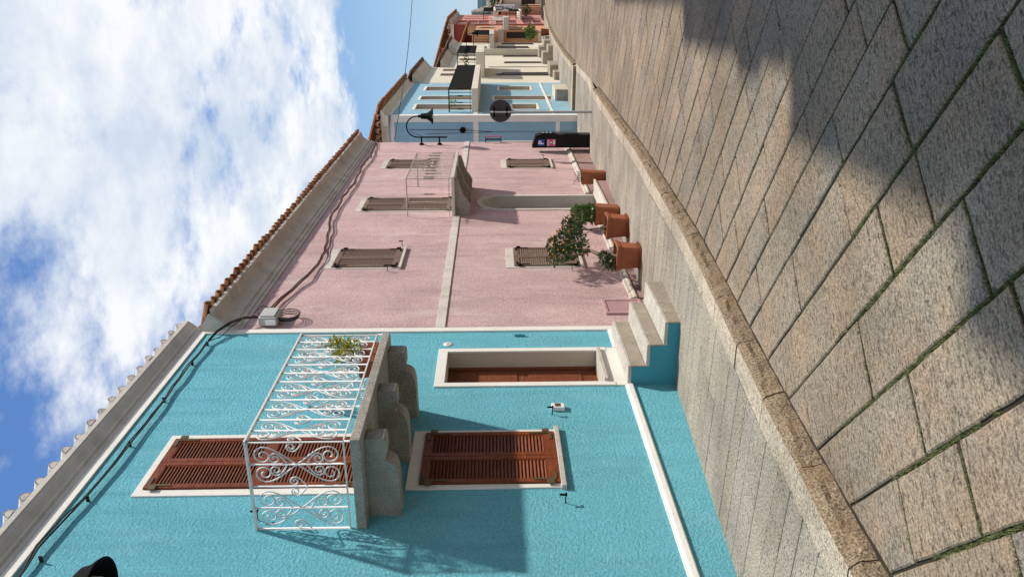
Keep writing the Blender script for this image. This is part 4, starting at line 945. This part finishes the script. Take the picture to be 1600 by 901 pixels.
for k in range(10):
    x, y, z = 17.0 + R.uniform(-.17, .14), -0.32 + R.uniform(-.13, .12), zD + R.uniform(0.12, 0.27); m.tube([(17.05, -0.33, zD), (x, y, z)], 0.003, 3, 1); m.blob((x, y, z), .014, .014, .014, 0, 2, 0.2, 5, 4)
m.build('blossom', [M_PETAL, M_BARK], pl)
# trough on the turquoise balcony
o = thing('planter_box', (7.35, -0.70, ZS), 'reddish brown trough on the far end of the white scrollwork balcony', 'planter')
m = MB(); m.prism([(-0.815, ZS + 0.02), (-0.655, ZS + 0.02), (-0.635, ZS + 0.17), (-0.835, ZS + 0.17)], 'x', 7.20, 7.66); m.build('pot', M_TERR, o, 0.008)
m = MB(); m.box(7.215, 7.645, -0.82, -0.65, ZS + 0.171, ZS + 0.176); m.build('soil', M_SOIL, o)
pl = thing('balcony_plant', (7.45, -0.73, ZS + 0.175), 'yellow green leafy plant growing in the trough on the scrollwork balcony', 'plant')
m = MB()
for (x, z, a_, n) in ((7.42, ZS + 0.27, .11, 190), (7.50, ZS + 0.38, .10, 160), (7.58, ZS + 0.48, .07, 80), (7.32, ZS + 0.34, .08, 100)): foliage(m, (x, -0.84, z), a_, a_ * .8, a_, n, 0.055, 0, 0.3)
foliage(m, (7.64, -0.76, ZS + 0.60), .05, .05, .07, 14, 0.05, 0, 0.3)
m.build('foliage', M_LEAFY, pl); m = MB(); m.tube([(7.45, -0.73, ZS + 0.17), (7.52, -0.74, ZS + 0.4), (7.64, -0.76, ZS + 0.62)], 0.004, 4); m.tube([(7.4, -0.73, ZS + 0.17), (7.35, -0.74, ZS + 0.38)], 0.004, 4)
foliage(m, (7.40, -0.73, ZS + 0.24), .10, .08, .06, 60, 0.045, 1, 0.3); m.build('stem', [M_BARK, M_LEAFB], pl)

# ================================================================== LIGHT BLUE HOUSE
hb = thing('house', (31, 0, -1.1), 'light blue stucco house with white corner bands and black railed balcony beyond the side lane', 'house')
BX0, BX1 = 27.30, 36.22
wl = MB()
wall_face(wl, BX0, BX1, -2.2, 5.28, 0.0, [(28.68, 29.86, 2.42, 4.45, 0.30), (31.02, 32.0, 2.42, 4.47, 0.30), (33.65, 34.85, 2.42, 4.47, 0.30), (28.64, 29.86, 0.10, 1.02, 0.28), (30.95, 32.0, -0.60, 1.64, 0.30), (33.68, 34.93, 0.12, 1.44, 0.28)], 0, rmi=1)
wl.add([(BX0, 0, -2.2), (BX0, 8, -2.2), (BX0, 8, 5.28), (BX0, 0, 5.28)], [(0, 1, 2, 3)]); wl.add([(BX1, 0, -2.2), (BX1, 8, -2.2), (BX1, 8, 5.28), (BX1, 0, 5.28)], [(0, 1, 2, 3)])
wl.build('wall', [M_BLUE, M_REVEAL], hb)
t = MB(); e = 0.02
t.box(BX0 - e, BX0, 0.006, 0.20, -2.2, 5.14); t.box(BX0 - e, BX0 + 0.24, -e, 0.004, -2.2, 5.12)
t.box(BX0 - e, BX0, 0.2, 8, 2.18, 2.36); t.box(BX0 - e, BX0, 0.2, 8, -0.58, -0.44); t.box(BX0 - e, BX0, 0.2, 8, 5.02, 5.16)
t.box(BX0 + 0.24, BX1, -e, 0.004, 5.12, 5.22); t.box(BX0 + 0.24, BX1, -e, 0.004, -0.42, -0.34); t.box(BX0 + 0.24, 28.02, -e, 0.004, 2.20, 2.36)
t.build('wall_trim', M_WHITE, hb)
for (xa, xb, za, zb) in ((28.58, 29.96, 2.44, 4.55), (30.95, 32.07, 2.44, 4.55), (33.57, 34.93, 2.44, 4.55), (28.56, 29.94, 0.03, 1.08), (30.87, 32.08, -0.60, 1.72), (33.60, 35.0, 0.05, 1.50)):
    ia, ib = xa + 0.09, xb - 0.09; jb_ = zb - 0.09; ja = za + (0.07 if za > 0 and za < 2 else 0.0)
    m = MB(); frame_rect(m, xa, xb, za, zb, ia, ib, ja, jb_, -0.018, 0.005, bottom=ja > za); win = m.build('window', M_WHITE, hb)
    m = MB(); m.box(ia, ib, 0.20, 0.24, ja, jb_); m.build('shutter', M_WOODB, win)
t = MB(); t.prism([(0.3, 5.20), (-0.02, 5.20), (-0.05, 5.24), (-0.06, 5.30), (-0.16, 5.36), (-0.22, 5.40), (-0.22, 5.44), (0.3, 5.46)], 'x', BX0 - 0.22, BX1 + 0.02)
t.prism([(BX0 + 0.3, 5.20), (BX0 - 0.02, 5.20), (BX0 - 0.05, 5.24), (BX0 - 0.06, 5.30), (BX0 - 0.16, 5.36), (BX0 - 0.22, 5.40), (BX0 - 0.22, 5.44), (BX0 + 0.3, 5.46)], 'y', 0.30, 8.0); t.build('cornice', M_CREAM, hb)
tiled_roof(hb, BX0 - 0.15, BX1, -0.40, 5.42, math.radians(18), 4.0, M_TILE, 0.22, 0.085, body=1)
m = MB()      # hip row of stepped tile ends seen on the lane side
for k in range(11):
    y = 0.0 + k * 0.23
    for j in range(3):
        v = []
        for (dx, s_) in ((0, 1), (0.4, 0.9)):
            for rad in (0.095 * s_, 0.078 * s_):
                for a_ in [math.pi * i / 6 for i in range(7)]: v.append((BX0 - 0.36 + j * 0.07 + dx, y + rad * math.cos(a_), 5.44 + j * 0.045 + dx * 0.3 + rad * math.sin(a_)))
        f = [(i, i + 1, 14 + i + 1, 14 + i) for i in range(6)] + [(7 + i, 7 + i + 1, i + 1, i) for i in range(6)] + [(7 + i + 1, 7 + i, 21 + i, 21 + i + 1) for i in range(6)]
        m.add(v, f)
m.build('hip_tiles', M_TILE, hb)
b = MB(); b.box(28.04, 35.9, -0.81, 0.0, 2.20, 2.42); bal = b.build('balcony', M_CREAM, hb, 0.01)
rl = MB()
bars(rl, (28.08, 0), (28.08, -0.78), 7, 2.42, 3.20, 0.011, True, 0.022, 0.02); bars(rl, (28.08, -0.78), (35.86, -0.78), 78, 2.42, 3.20, 0.017, False, 0.022); bars(rl, (35.86, -0.78), (35.86, 0), 7, 2.42, 3.20, 0.011, False, 0.022)
rl.build('railing', M_IRONB, bal)
m = MB(); foliage(m, (28.2, -0.3, 3.06), 0.1, 0.1, 0.1, 60, 0.08); prop(m.build('balcony_plant', M_LEAFY), 'small yellow green plant tied to the black balcony railing of the light blue house', 'plant')
m = MB(); m.box(30.75, 32.25, -0.42, 0.0, -1.5, -0.66); m.build('doorstep', M_REVEAL, hb, 0.01)
m = MB(); m.box(30.742, 30.749, -0.40, -0.02, -1.2, -0.74); m.build('step_face', M_GRANB, hb)
m = MB(); m.lathe([(0, -0.10), (0.07, -0.10), (0.10, -0.06), (0.10, 0)], (BX0, 0.47, 2.72), 14, axis='x'); m.build('outdoor_light', M_IRONB, hb)
m = MB(); m.tube([(BX0 - 0.02, 0.54, 1.70), (BX0 - 0.02, 0.54, -1.0)], 0.014, 6); m.build('conduit', M_BLUE, hb)
m = MB(); m.tube([(BX0 - 0.02, 0.47, 2.72), (BX0 - 0.02, 0.45, 4.5)], 0.008, 4); m.tube([(BX0 - 0.02, 0.47, 2.72), (BX0 - 0.02, 0.54, 1.7)], 0.008, 4); m.tube([(BX0 - 0.02, 0.6, 4.0), (BX0 - 0.02, 0.55, 1.75)], 0.006, 4); m.build('side_cable', M_CABLE, hb)

# ================================================================== HOUSES FURTHER DOWN
def simple_house(x0, x1, Y, z1, mat, label, windows=(), eave=None, slope=20, roofmat=M_TILED, over=0.3, depth=8, side=None, cor=M_CORP, trim=None):
    h = thing('house', ((x0 + x1) / 2, Y, zg(x0)), label, 'house'); m = MB()
    wall_face(m, x0, x1, -4.2, z1, Y, [(a_, b_, c, d_, 0.2) for (a_, b_, c, d_, k) in windows], 0, rmi=1)
    m.add([(x0, Y, -4.2), (x0, Y + depth, -4.2), (x0, Y + depth, z1), (x0, Y, z1)], [(0, 1, 2, 3)], 2 if side else 0); m.add([(x1, Y, -4.2), (x1, Y + depth, -4.2), (x1, Y + depth, z1), (x1, Y, z1)], [(0, 1, 2, 3)], 0); m.add([(x0, Y + depth, -4.2), (x1, Y + depth, -4.2), (x1, Y + depth, z1), (x0, Y + depth, z1)], [(0, 1, 2, 3)], 0)
    m.build('wall', [mat, M_REVEAL, side or mat], h)
    for (a_, b_, c, d_, k) in windows:
        w_ = MB(); w_.box(a_ - 0.06, a_, Y - 0.02, Y + 0.01, c, d_ + 0.06); w_.box(b_, b_ + 0.06, Y - 0.02, Y + 0.01, c, d_ + 0.06); w_.box(a_, b_, Y - 0.02, Y + 0.01, d_, d_ + 0.06)
        o_ = w_.build('door' if k == 'd' else 'window', trim or mat, h)
        mid = (a_ + b_) / 2
        for xa, xb in ((a_ + 0.01, mid - 0.01), (mid + 0.01, b_ - 0.01)):
            q = MB(); q.box(xa, xb, Y - 0.05 if k in 'sod' else Y + 0.12, Y + 0.0 if k in 'sod' else Y + 0.16, c, d_)
            n_ = int((d_ - c) / 0.12)
            if k in 'sd':
                for i in range(n_): q.box(xa + 0.08, xb - 0.08, Y - 0.06, Y - 0.051, c + 0.05 + i * 0.12, c + 0.12 + i * 0.12)
            q.build('shutter' if k in 'sd' else 'pane', M_WOODB if k == 's' else (M_WOODD if k == 'd' else M_GLASS), o_)
    c = MB(); c.prism([(Y + 0.3, z1 - 0.14), (Y - 0.03, z1 - 0.14), (Y - 0.06, z1 - 0.05), (Y - over * 0.6, z1 + 0.08), (Y - over, z1 + 0.20), (Y - over, z1 + 0.26), (Y + 0.3, z1 + 0.3)], 'x', x0 - 0.02, x1); c.build('cornice', cor, h)
    tiled_roof(h, x0, x1, Y - over - 0.12, z1 + 0.25, math.radians(slope), min(depth * 0.55, 4), roofmat, 0.24, 0.09, body=1)
    return h
def simple_balcony(h, x0, x1, Y, z, dep, th, rh, mat, rmat, nb, knots=False):
    b = MB(); b.box(x0, x1, Y - dep, Y, z - th, z); o = b.build('balcony', mat, h, 0.01); r_ = MB()
    bars(r_, (x0 + 0.05, Y), (x0 + 0.05, Y - dep + 0.05), max(3, int(dep / 0.14)), z, z + rh, 0.012, knots, 0.02); bars(r_, (x0 + 0.05, Y - dep + 0.05), (x1 - 0.05, Y - dep + 0.05), nb, z, z + rh, 0.014, knots, 0.02)
    r_.build('railing', rmat, o); return o
h1 = simple_house(36.24, 42.75, 0.0, 4.95, M_CREAM, 'tall cream white house with grey coved eave next to the light blue house', [(38.9, 39.5, 2.8, 4.15, 's'), (40.9, 41.5, 2.8, 4.15, 's'), (38.85, 39.95, -1.0, 1.20, 'd')], over=0.36, roofmat=M_TILED, cor=M_CORN)
m = MB()
for k in range(10):
    a0, a1 = math.pi * k / 10, math.pi * (k + 1) / 10; m.prism([(39.4 + 0.5 * math.cos(a0), 1.20 + 0.35 * math.sin(a0)), (39.4 + 0.5 * math.cos(a1), 1.20 + 0.35 * math.sin(a1)), (39.4, 1.20)], 'y', -0.02, 0.0)
m.build('door_arch', M_WOODD, h1)
b = simple_balcony(h1, 38.2, 42.3, 0.0, 2.45, 1.15, 0.38, 0.85, M_CREAM, M_IRONB, 30, True)
m = MB()
for k in range(8): m.tube([(38.22, -0.15 - 0.12 * k + q[0], 2.9 + q[1]) for q in scroll((0, 0), 0.14, 1.2, 0, 1 if k % 2 else -1, 12, 0.3)], 0.012, 4)
for k in range(16): m.tube([(38.5 + 0.24 * k + q[0], -1.11, 2.9 + q[1]) for q in scroll((0, 0), 0.14, 1.2, 0, 1 if k % 2 else -1, 12, 0.3)], 0.012, 4)
m.tube([(38.22, -0.05, 2.9), (38.22, -1.11, 2.9), (42.2, -1.11, 2.9)], 0.012, 4); m.build('scrollwork', M_IRONB, b)
for xa, xb, yy, zt_ in ((38.4, 40.3, -0.55, -0.98), (37.2, 38.2, -0.35, -1.1)): m = MB(); m.box(xa, xb, yy, 0.0, -2.0, zt_); m.build('doorstep', M_GRANT, h1, 0.02)
h2 = simple_house(42.78, 49.35, 0.0, 4.10, M_CREAM, 'white low house with two narrow dark doors beyond the arched brown door', [(44.6, 45.15, -0.95, 1.05, 'd'), (48.2, 48.8, -0.95, 1.05, 'd'), (46.3, 46.9, 2.4, 3.5, 's')], over=0.35)
m = MB(); m.box(42.6, 42.76, -0.06, 0.0, -1.4, 1.9); m.build('drainpipe', M_WHITE, h2)
for xa in (44.2, 47.8):
    m = MB(); m.box(xa, xa + 1.4, -0.6, 0.0, -2.2, -1.0); m.build('doorstep', M_GRANT, h2, 0.02); m = MB(); m.box(xa, xa + 1.4, -0.95, -0.61, -2.3, -1.28); m.build('lower_step', M_GRANT, h2, 0.02)
h3 = simple_house(49.4, 54.35, -0.35, 4.0, M_CREAM, 'cream house with tall dark shutters and iron balcony further down the street', [(49.9, 50.9, 2.05, 3.3, 's'), (49.9, 50.9, -0.5, 1.4, 'd'), (52.6, 53.2, -0.9, 1.1, 'd')], over=0.3)
simple_balcony(h3, 49.7, 53.9, -0.35, 1.85, 0.85, 0.28, 0.95, M_CORP, M_IRONB, 16)
for xa in (49.9, 52.2): m = MB(); m.box(xa, xa + 1.3, -1.0, -0.35, -2.6, -1.47); m.build('doorstep', M_GRANT, h3, 0.02)
o = thing('chimney', (52.3, 0.2, 4.3), 'terracotta chimney with flared top on the roof of the cream house', 'chimney')
m = MB(); m.prism([(52.0, 4.1), (52.6, 4.1), (52.45, 4.95), (52.15, 4.95)], 'y', -0.15, 0.40); m.build('chimney_stack', M_TERR, o); m = MB(); m.box(52.05, 52.55, -0.22, 0.47, 4.951, 5.02); m.build('cap', M_TERR, o)
h4 = simple_house(54.4, 59.7, -1.1, 3.0, M_ORNG, 'orange plaster house with brown balcony slabs standing before the red building', [(55.0, 55.6, -0.3, 1.1, 'd'), (57.2, 57.9, -0.4, 1.0, 'o'), (56.5, 57.2, 1.5, 2.6, 'o')], over=0.2, roofmat=M_TILE, cor=M_ORNG)
m = MB(); m.box(54.37, 54.399, -1.0, -0.62, -1.0, 0.75); m.build('side_door', M_WOODD, h4); m = MB(); m.box(54.0, 54.399, -1.2, -0.36, 0.95, 1.3); m.build('side_canopy', M_CORP, h4)
m = MB(); m.box(54.38, 54.399, -1.1, -0.4, -2.6, -1.3); m.build('side_plinth', M_CREAM, h4)
simple_balcony(h4, 54.6, 56.2, -1.1, 0.95, 0.8, 0.35, 0.8, M_CORP, M_IRONR, 6); simple_balcony(h4, 57.0, 59.2, -1.1, 0.85, 0.55, 0.3, 0.8, M_CORP, M_IRONR, 8)
h5 = thing('house', (66, -1.2, -2.2), 'tall dark red building with a column of pale windows and salmon front', 'building')
m = MB(); wall_face(m, 59.8, 74, -4.2, 4.6, -1.2, [(60.1, 65.2, -2.1, -0.6, 0.2), (60.1, 65.2, -0.2, 1.4, 0.2), (60.1, 65.2, 1.9, 4.3, 0.2), (67.5, 68.6, -2.2, -0.2, 0.3), (67.5, 68.6, 2.0, 3.9, 0.3), (71, 72, 2.0, 3.9, 0.3), (71, 72, -0.6, 1.2, 0.3)], 0, rmi=0)
m.add([(59.8, -1.2, -4.2), (59.8, 7, -4.2), (59.8, 7, 4.6), (59.8, -1.2, 4.6)], [(0, 1, 2, 3)], 1); m.add([(74, -1.2, -4.2), (74, 7, -4.2), (74, 7, 4.6), (74, -1.2, 4.6)], [(0, 1, 2, 3)], 0); m.build('wall', [M_SALM, M_RED], h5)
for (za, zb) in ((-2.1, -0.6), (-0.2, 1.4), (1.9, 4.3)):
    m = MB(); n = max(2, int((zb - za) / 0.75))
    for k in range(n + 1): z = za + (zb - za) * k / n; m.box(60.1, 65.2, -1.16, -1.12, z - 0.03, z + 0.03)
    for k in range(4): x = 60.12 + 1.68 * k; m.box(x - 0.04, x + 0.04, -1.165, -1.115, za, zb)
    wf = m.build('window', M_SALM, h5); m = MB(); m.box(60.1, 65.2, -1.08, -1.06, za, zb); m.build('pane', M_PALEG, wf)
for xa, za, zb in ((67.5, -2.2, -0.2), (67.5, 2.0, 3.9), (71, 2.0, 3.9), (71, -0.6, 1.2)): m = MB(); m.box(xa, xa + 1.1, -1.0, -0.95, za, zb); m.build('shutter', M_WOODD, h5)
for z in (1.55, -0.45): simple_balcony(h5, 65.3, 73, -1.2, z + 0.0, 0.7, 0.16, 0.8, M_CREAM, M_IRONB, 14)
m = MB(); m.prism([(-0.9, 4.5), (-1.25, 4.5), (-1.5, 4.66), (-1.5, 4.72), (-0.9, 4.9)], 'x', 59.6, 74.2); m.build('cornice', M_CORP, h5); tiled_roof(h5, 59.6, 74.2, -1.66, 4.74, math.radians(18), 4, M_TILE, 0.26, 0.095, body=1)
m = MB()
for k in range(30): m.tube([(59.55, -1.3 + k * 0.26, 4.72), (59.95, -1.3 + k * 0.26, 4.78)], 0.10, 8)
m.build('verge_tiles', M_TILE, h5)
m = MB(); m.box(59.62, 59.81, -1.2, 6.5, 4.40, 4.62); m.build('verge_board', M_CREAM, h5)
# street end: white and orange fronts after the bend
h6 = simple_house(74.2, 80, -1.9, 0.9, M_ORNG, 'low orange house where the street bends', [(75, 76, -2.6, -0.6, 'd'), (77.5, 78.3, -1.6, -0.4, 'o')], over=0.2, roofmat=M_TILED)
h7 = thing('house', (82, -2.6, -3), 'white house with dark window and round door facing up the street at its far end', 'house')
m = MB(); m.box(80.2, 90, -2.45, 3, -4.4, 0.6, 0); m.build('wall', M_CREAM, h7); m = MB(); m.box(80.15, 80.19, -2.3, -1.9, -2.4, -1.1); m.box(80.15, 80.19, -1.6, -1.3, -1.4, -0.6); m.build('window', M_WOODD, h7); m = MB(); m.prism([(-2.7, 0.6), (3.2, 0.6), (0.2, 1.5)], 'x', 80.0, 90.2); m.build('roof', M_TILED, h7)
h8 = thing('house', (95, -6, -3), 'pinkish house closing the view where the street bends away', 'house')
m = MB(); m.box(92, 104, -14, -2.6, -4.6, 0.8); m.build('wall', M_CREAM, h8); m = MB(); m.prism([(-14.3, 0.8), (-2.4, 0.8), (-8.2, 2.2)], 'x', 91.8, 104.2); m.build('roof', M_TILED, h8)
for y in (-3.6, -5.2, -8): m = MB(); m.box(91.95, 91.99, y - 0.4, y + 0.4, -2.6, -1.1); m.build('window', M_WOODD, h8)
# hotel sign
o = thing('hotel_sign', (68.9, -2.0, 0.6), 'vertical white HOTEL sign in dark letters projecting over the far street', 'sign')
m = MB(); m.box(68.9, 69.05, -2.22, -1.68, -0.10, 1.32); sb = m.build('sign_panel', M_SWHITE, o, 0.01)
m = MB(); m.box(68.9, 69.05, -2.22, -1.68, -0.62, -0.14); m.build('star_panel', M_BOXG, o, 0.01); m = MB(); m.box(68.95, 69.0, -1.68, -1.2, 0.5, 0.56); m.box(68.95, 69.0, -1.68, -1.2, -0.3, -0.24); m.build('bracket', M_IRONB, o)
for i, ch in enumerate('HOTEL'):
    MX = Matrix(((0, 0, -1, 68.895), (-1, 0, 0, -1.95), (0, 1, 0, 1.18 - i * 0.265), (0, 0, 0, 1))); text_part('lettering', ch, 0.34, M_SGREEN, sb, MX, 1.35)
# small street things down there
def tree(x, y, z, h, r, label, lm=M_LEAF, n=900, sz=0.3, tr=0.10, name='tree', cat='tree'):
    o = thing(name, (x, y, z), label, cat); m = MB(); m.tube([(x, y, z), (x + 0.1, y, z + h * 0.4), (x, y + 0.1, z + h * 0.75)], [tr, tr * 0.7, tr * 0.3], 6)
    for k in range(5): a_ = k * 1.3; m.tube([(x + 0.08, y, z + h * 0.4), (x + r * 0.6 * math.cos(a_), y + r * 0.6 * math.sin(a_), z + h * 0.8)], [tr * 0.4, tr * 0.15], 4)
    m.build('trunk', M_BARK, o); m = MB()
    for k in range(6): a_ = k * 1.05; q = 0.45 * r if k else 0; foliage(m, (x + q * math.cos(a_), y + q * math.sin(a_), z + h - r * 0.7 + R.uniform(-.3, .3) * r), r * 0.62, r * 0.62, r * 0.55, n // 6, sz)
    m.build('crown', lm, o); return o
tree(50.2, -1.25, zg(50.2) + 0.40, 0.98, 0.42, 'round green shrub in a tub on the sidewalk far down the street', M_LEAFB, 700, 0.13, 0.03, 'potted_shrub', 'shrub')
o = thing('plant_pot', (50.2, -1.25, zg(50.2)), 'terracotta tub holding the round shrub far down the street', 'planter'); m = MB(); m.lathe([(0.0, 0.0), (0.18, 0.0), (0.22, 0.42), (0.25, 0.42), (0.25, 0.47), (0.18, 0.47)], (50.2, -1.25, zg(50.2)), 14); m.build('pot', M_TERR, o); m = MB(); m.lathe([(0.0, 0.44), (0.19, 0.44)], (50.2, -1.25, zg(50.2)), 14); m.build('soil', M_SOIL, o)
tree(66.5, -1.9, zg(66) + 0.3, 1.1, 0.4, 'small dark green shrub at the foot of the salmon front', M_LEAF, 400, 0.14, 0.03, 'shrub', 'shrub')
tree(98, -1.5, -3, 4.9, 1.5, 'dark green tree rising behind the hotel sign', M_LEAF, 1400, 0.35)
m = MB(); m.blob((150, 1.7, -1.5), 7, 2.0, 5.2, 0, 3, 0.3, 16, 10); struct(m, 'rocky_hill', M_ROCK)
m = MB(); m.blob((600, 12, -6), 60, 45, 17, 0, 5, 0.2, 20, 10); m.blob((620, 60, -6), 60, 55, 12, 0, 8, 0.2, 20, 10); struct(m, 'wooded_hill', M_HILL)
o = thing('wall_lantern', (49.6, -0.9, 2.9), 'small black lantern on a curved arm on the cream house far down the street', 'lamp')
m = MB(); m.tube([(49.5, -0.35, 2.9)] + [(49.5, -0.35 - 0.45 * (1 - math.cos(math.pi * k / 8)) , 2.9 + 0.35 * math.sin(math.pi * k / 8)) for k in range(1, 9)], 0.02, 5); m.build('arm', M_IRONB, o); m = MB(); m.lathe([(0, 0), (0.06, -0.02), (0.08, -0.25), (0.2, -0.38), (0.0, -0.36)], (49.5, -1.25, 2.9), 14); m.build('lamp_shade', M_IRONB, o)

# ================================================================== OTHER SIDE OF THE STREET (out of the picture, throws its shade on the road)
def opp(x0, x1, z1, mat, label, over=0.03, wins=3):
    h = thing('house', ((x0 + x1) / 2, -8.2, zg(x0)), label, 'house'); Y = -7.88; m = MB()
    W = []
    for k in range(wins):
        x = x0 + (x1 - x0) * (k + 0.5) / wins
        for za in (0.4, 3.1):
            if za + 1.4 < z1 - 0.3: W.append((x - 0.45, x + 0.45, za, za + 1.35))
    # front faces +y: build at mirrored depth
    xs = sorted(set([x0, x1] + [q for w_ in W for q in w_[:2]])); zs = sorted(set([-4, z1] + [q for w_ in W for q in w_[2:]]))
    for i in range(len(xs) - 1):
        for j in range(len(zs) - 1):
            cx, cz = (xs[i] + xs[i + 1]) / 2, (zs[j] + zs[j + 1]) / 2
            hole = any(w_[0] < cx < w_[1] and w_[2] < cz < w_[3] for w_ in W); y = Y - 0.15 if hole else Y
            m.add([(xs[i], y, zs[j]), (xs[i + 1], y, zs[j]), (xs[i + 1], y, zs[j + 1]), (xs[i], y, zs[j + 1])], [(0, 1, 2, 3)], 1 if hole else 0)
    for x in (x0, x1): m.add([(x, Y, -4), (x, Y - 8, -4), (x, Y - 8, z1), (x, Y, z1)], [(0, 1, 2, 3)], 0)
    m.add([(x0, Y - 8, -4), (x1, Y - 8, -4), (x1, Y - 8, z1), (x0, Y - 8, z1)], [(0, 1, 2, 3)], 0)
    m.build('wall', [mat, M_WOODB], h)
    m = MB(); m.prism([(Y - 8.3, z1 - 0.12), (Y + over, z1 - 0.12), (Y + over, z1), (Y - 4, z1 + 1.1), (Y - 8.3, z1)], 'x', x0, x1); m.build('roof', M_TILE, h)
    m = MB(); m.tube([(x0, Y + over + 0.05, z1 - 0.02), ((x0 + x1) / 2, Y + over + 0.05, z1 - 0.05), (x1, Y + over + 0.05, z1 - 0.02)], 0.07, 8); m.build('gutter', M_STEEL, h); return h
opp(-6, 6.1, 7.1, M_CREAM, 'cream house across the street beside the camera, out of the picture')
opp(6.1, 8.4, 6.5, M_PINK, 'narrow pinkish house across the street, out of the picture', wins=2)
ho = opp(8.4, 12.6, 5.78, M_OFFW, 'off-white house across the street, out of the picture')
m = MB(); m.box(9.25, 10.0, -8.3, -7.86, 5.7, 6.2); m.build('chimney', M_OFFW, ho, 0.02)  # unseen roof block, added to shape the shade edge on the road
opp(12.6, 20.5, 5.1, M_ORNG, 'orange house across the street, out of the picture')
opp(20.5, 34, 4.2, M_CREAM, 'long cream house across the street, out of the picture', wins=5)
opp(34, 48, 3.7, M_OFFW, 'long white house across the street, out of the picture', wins=5)
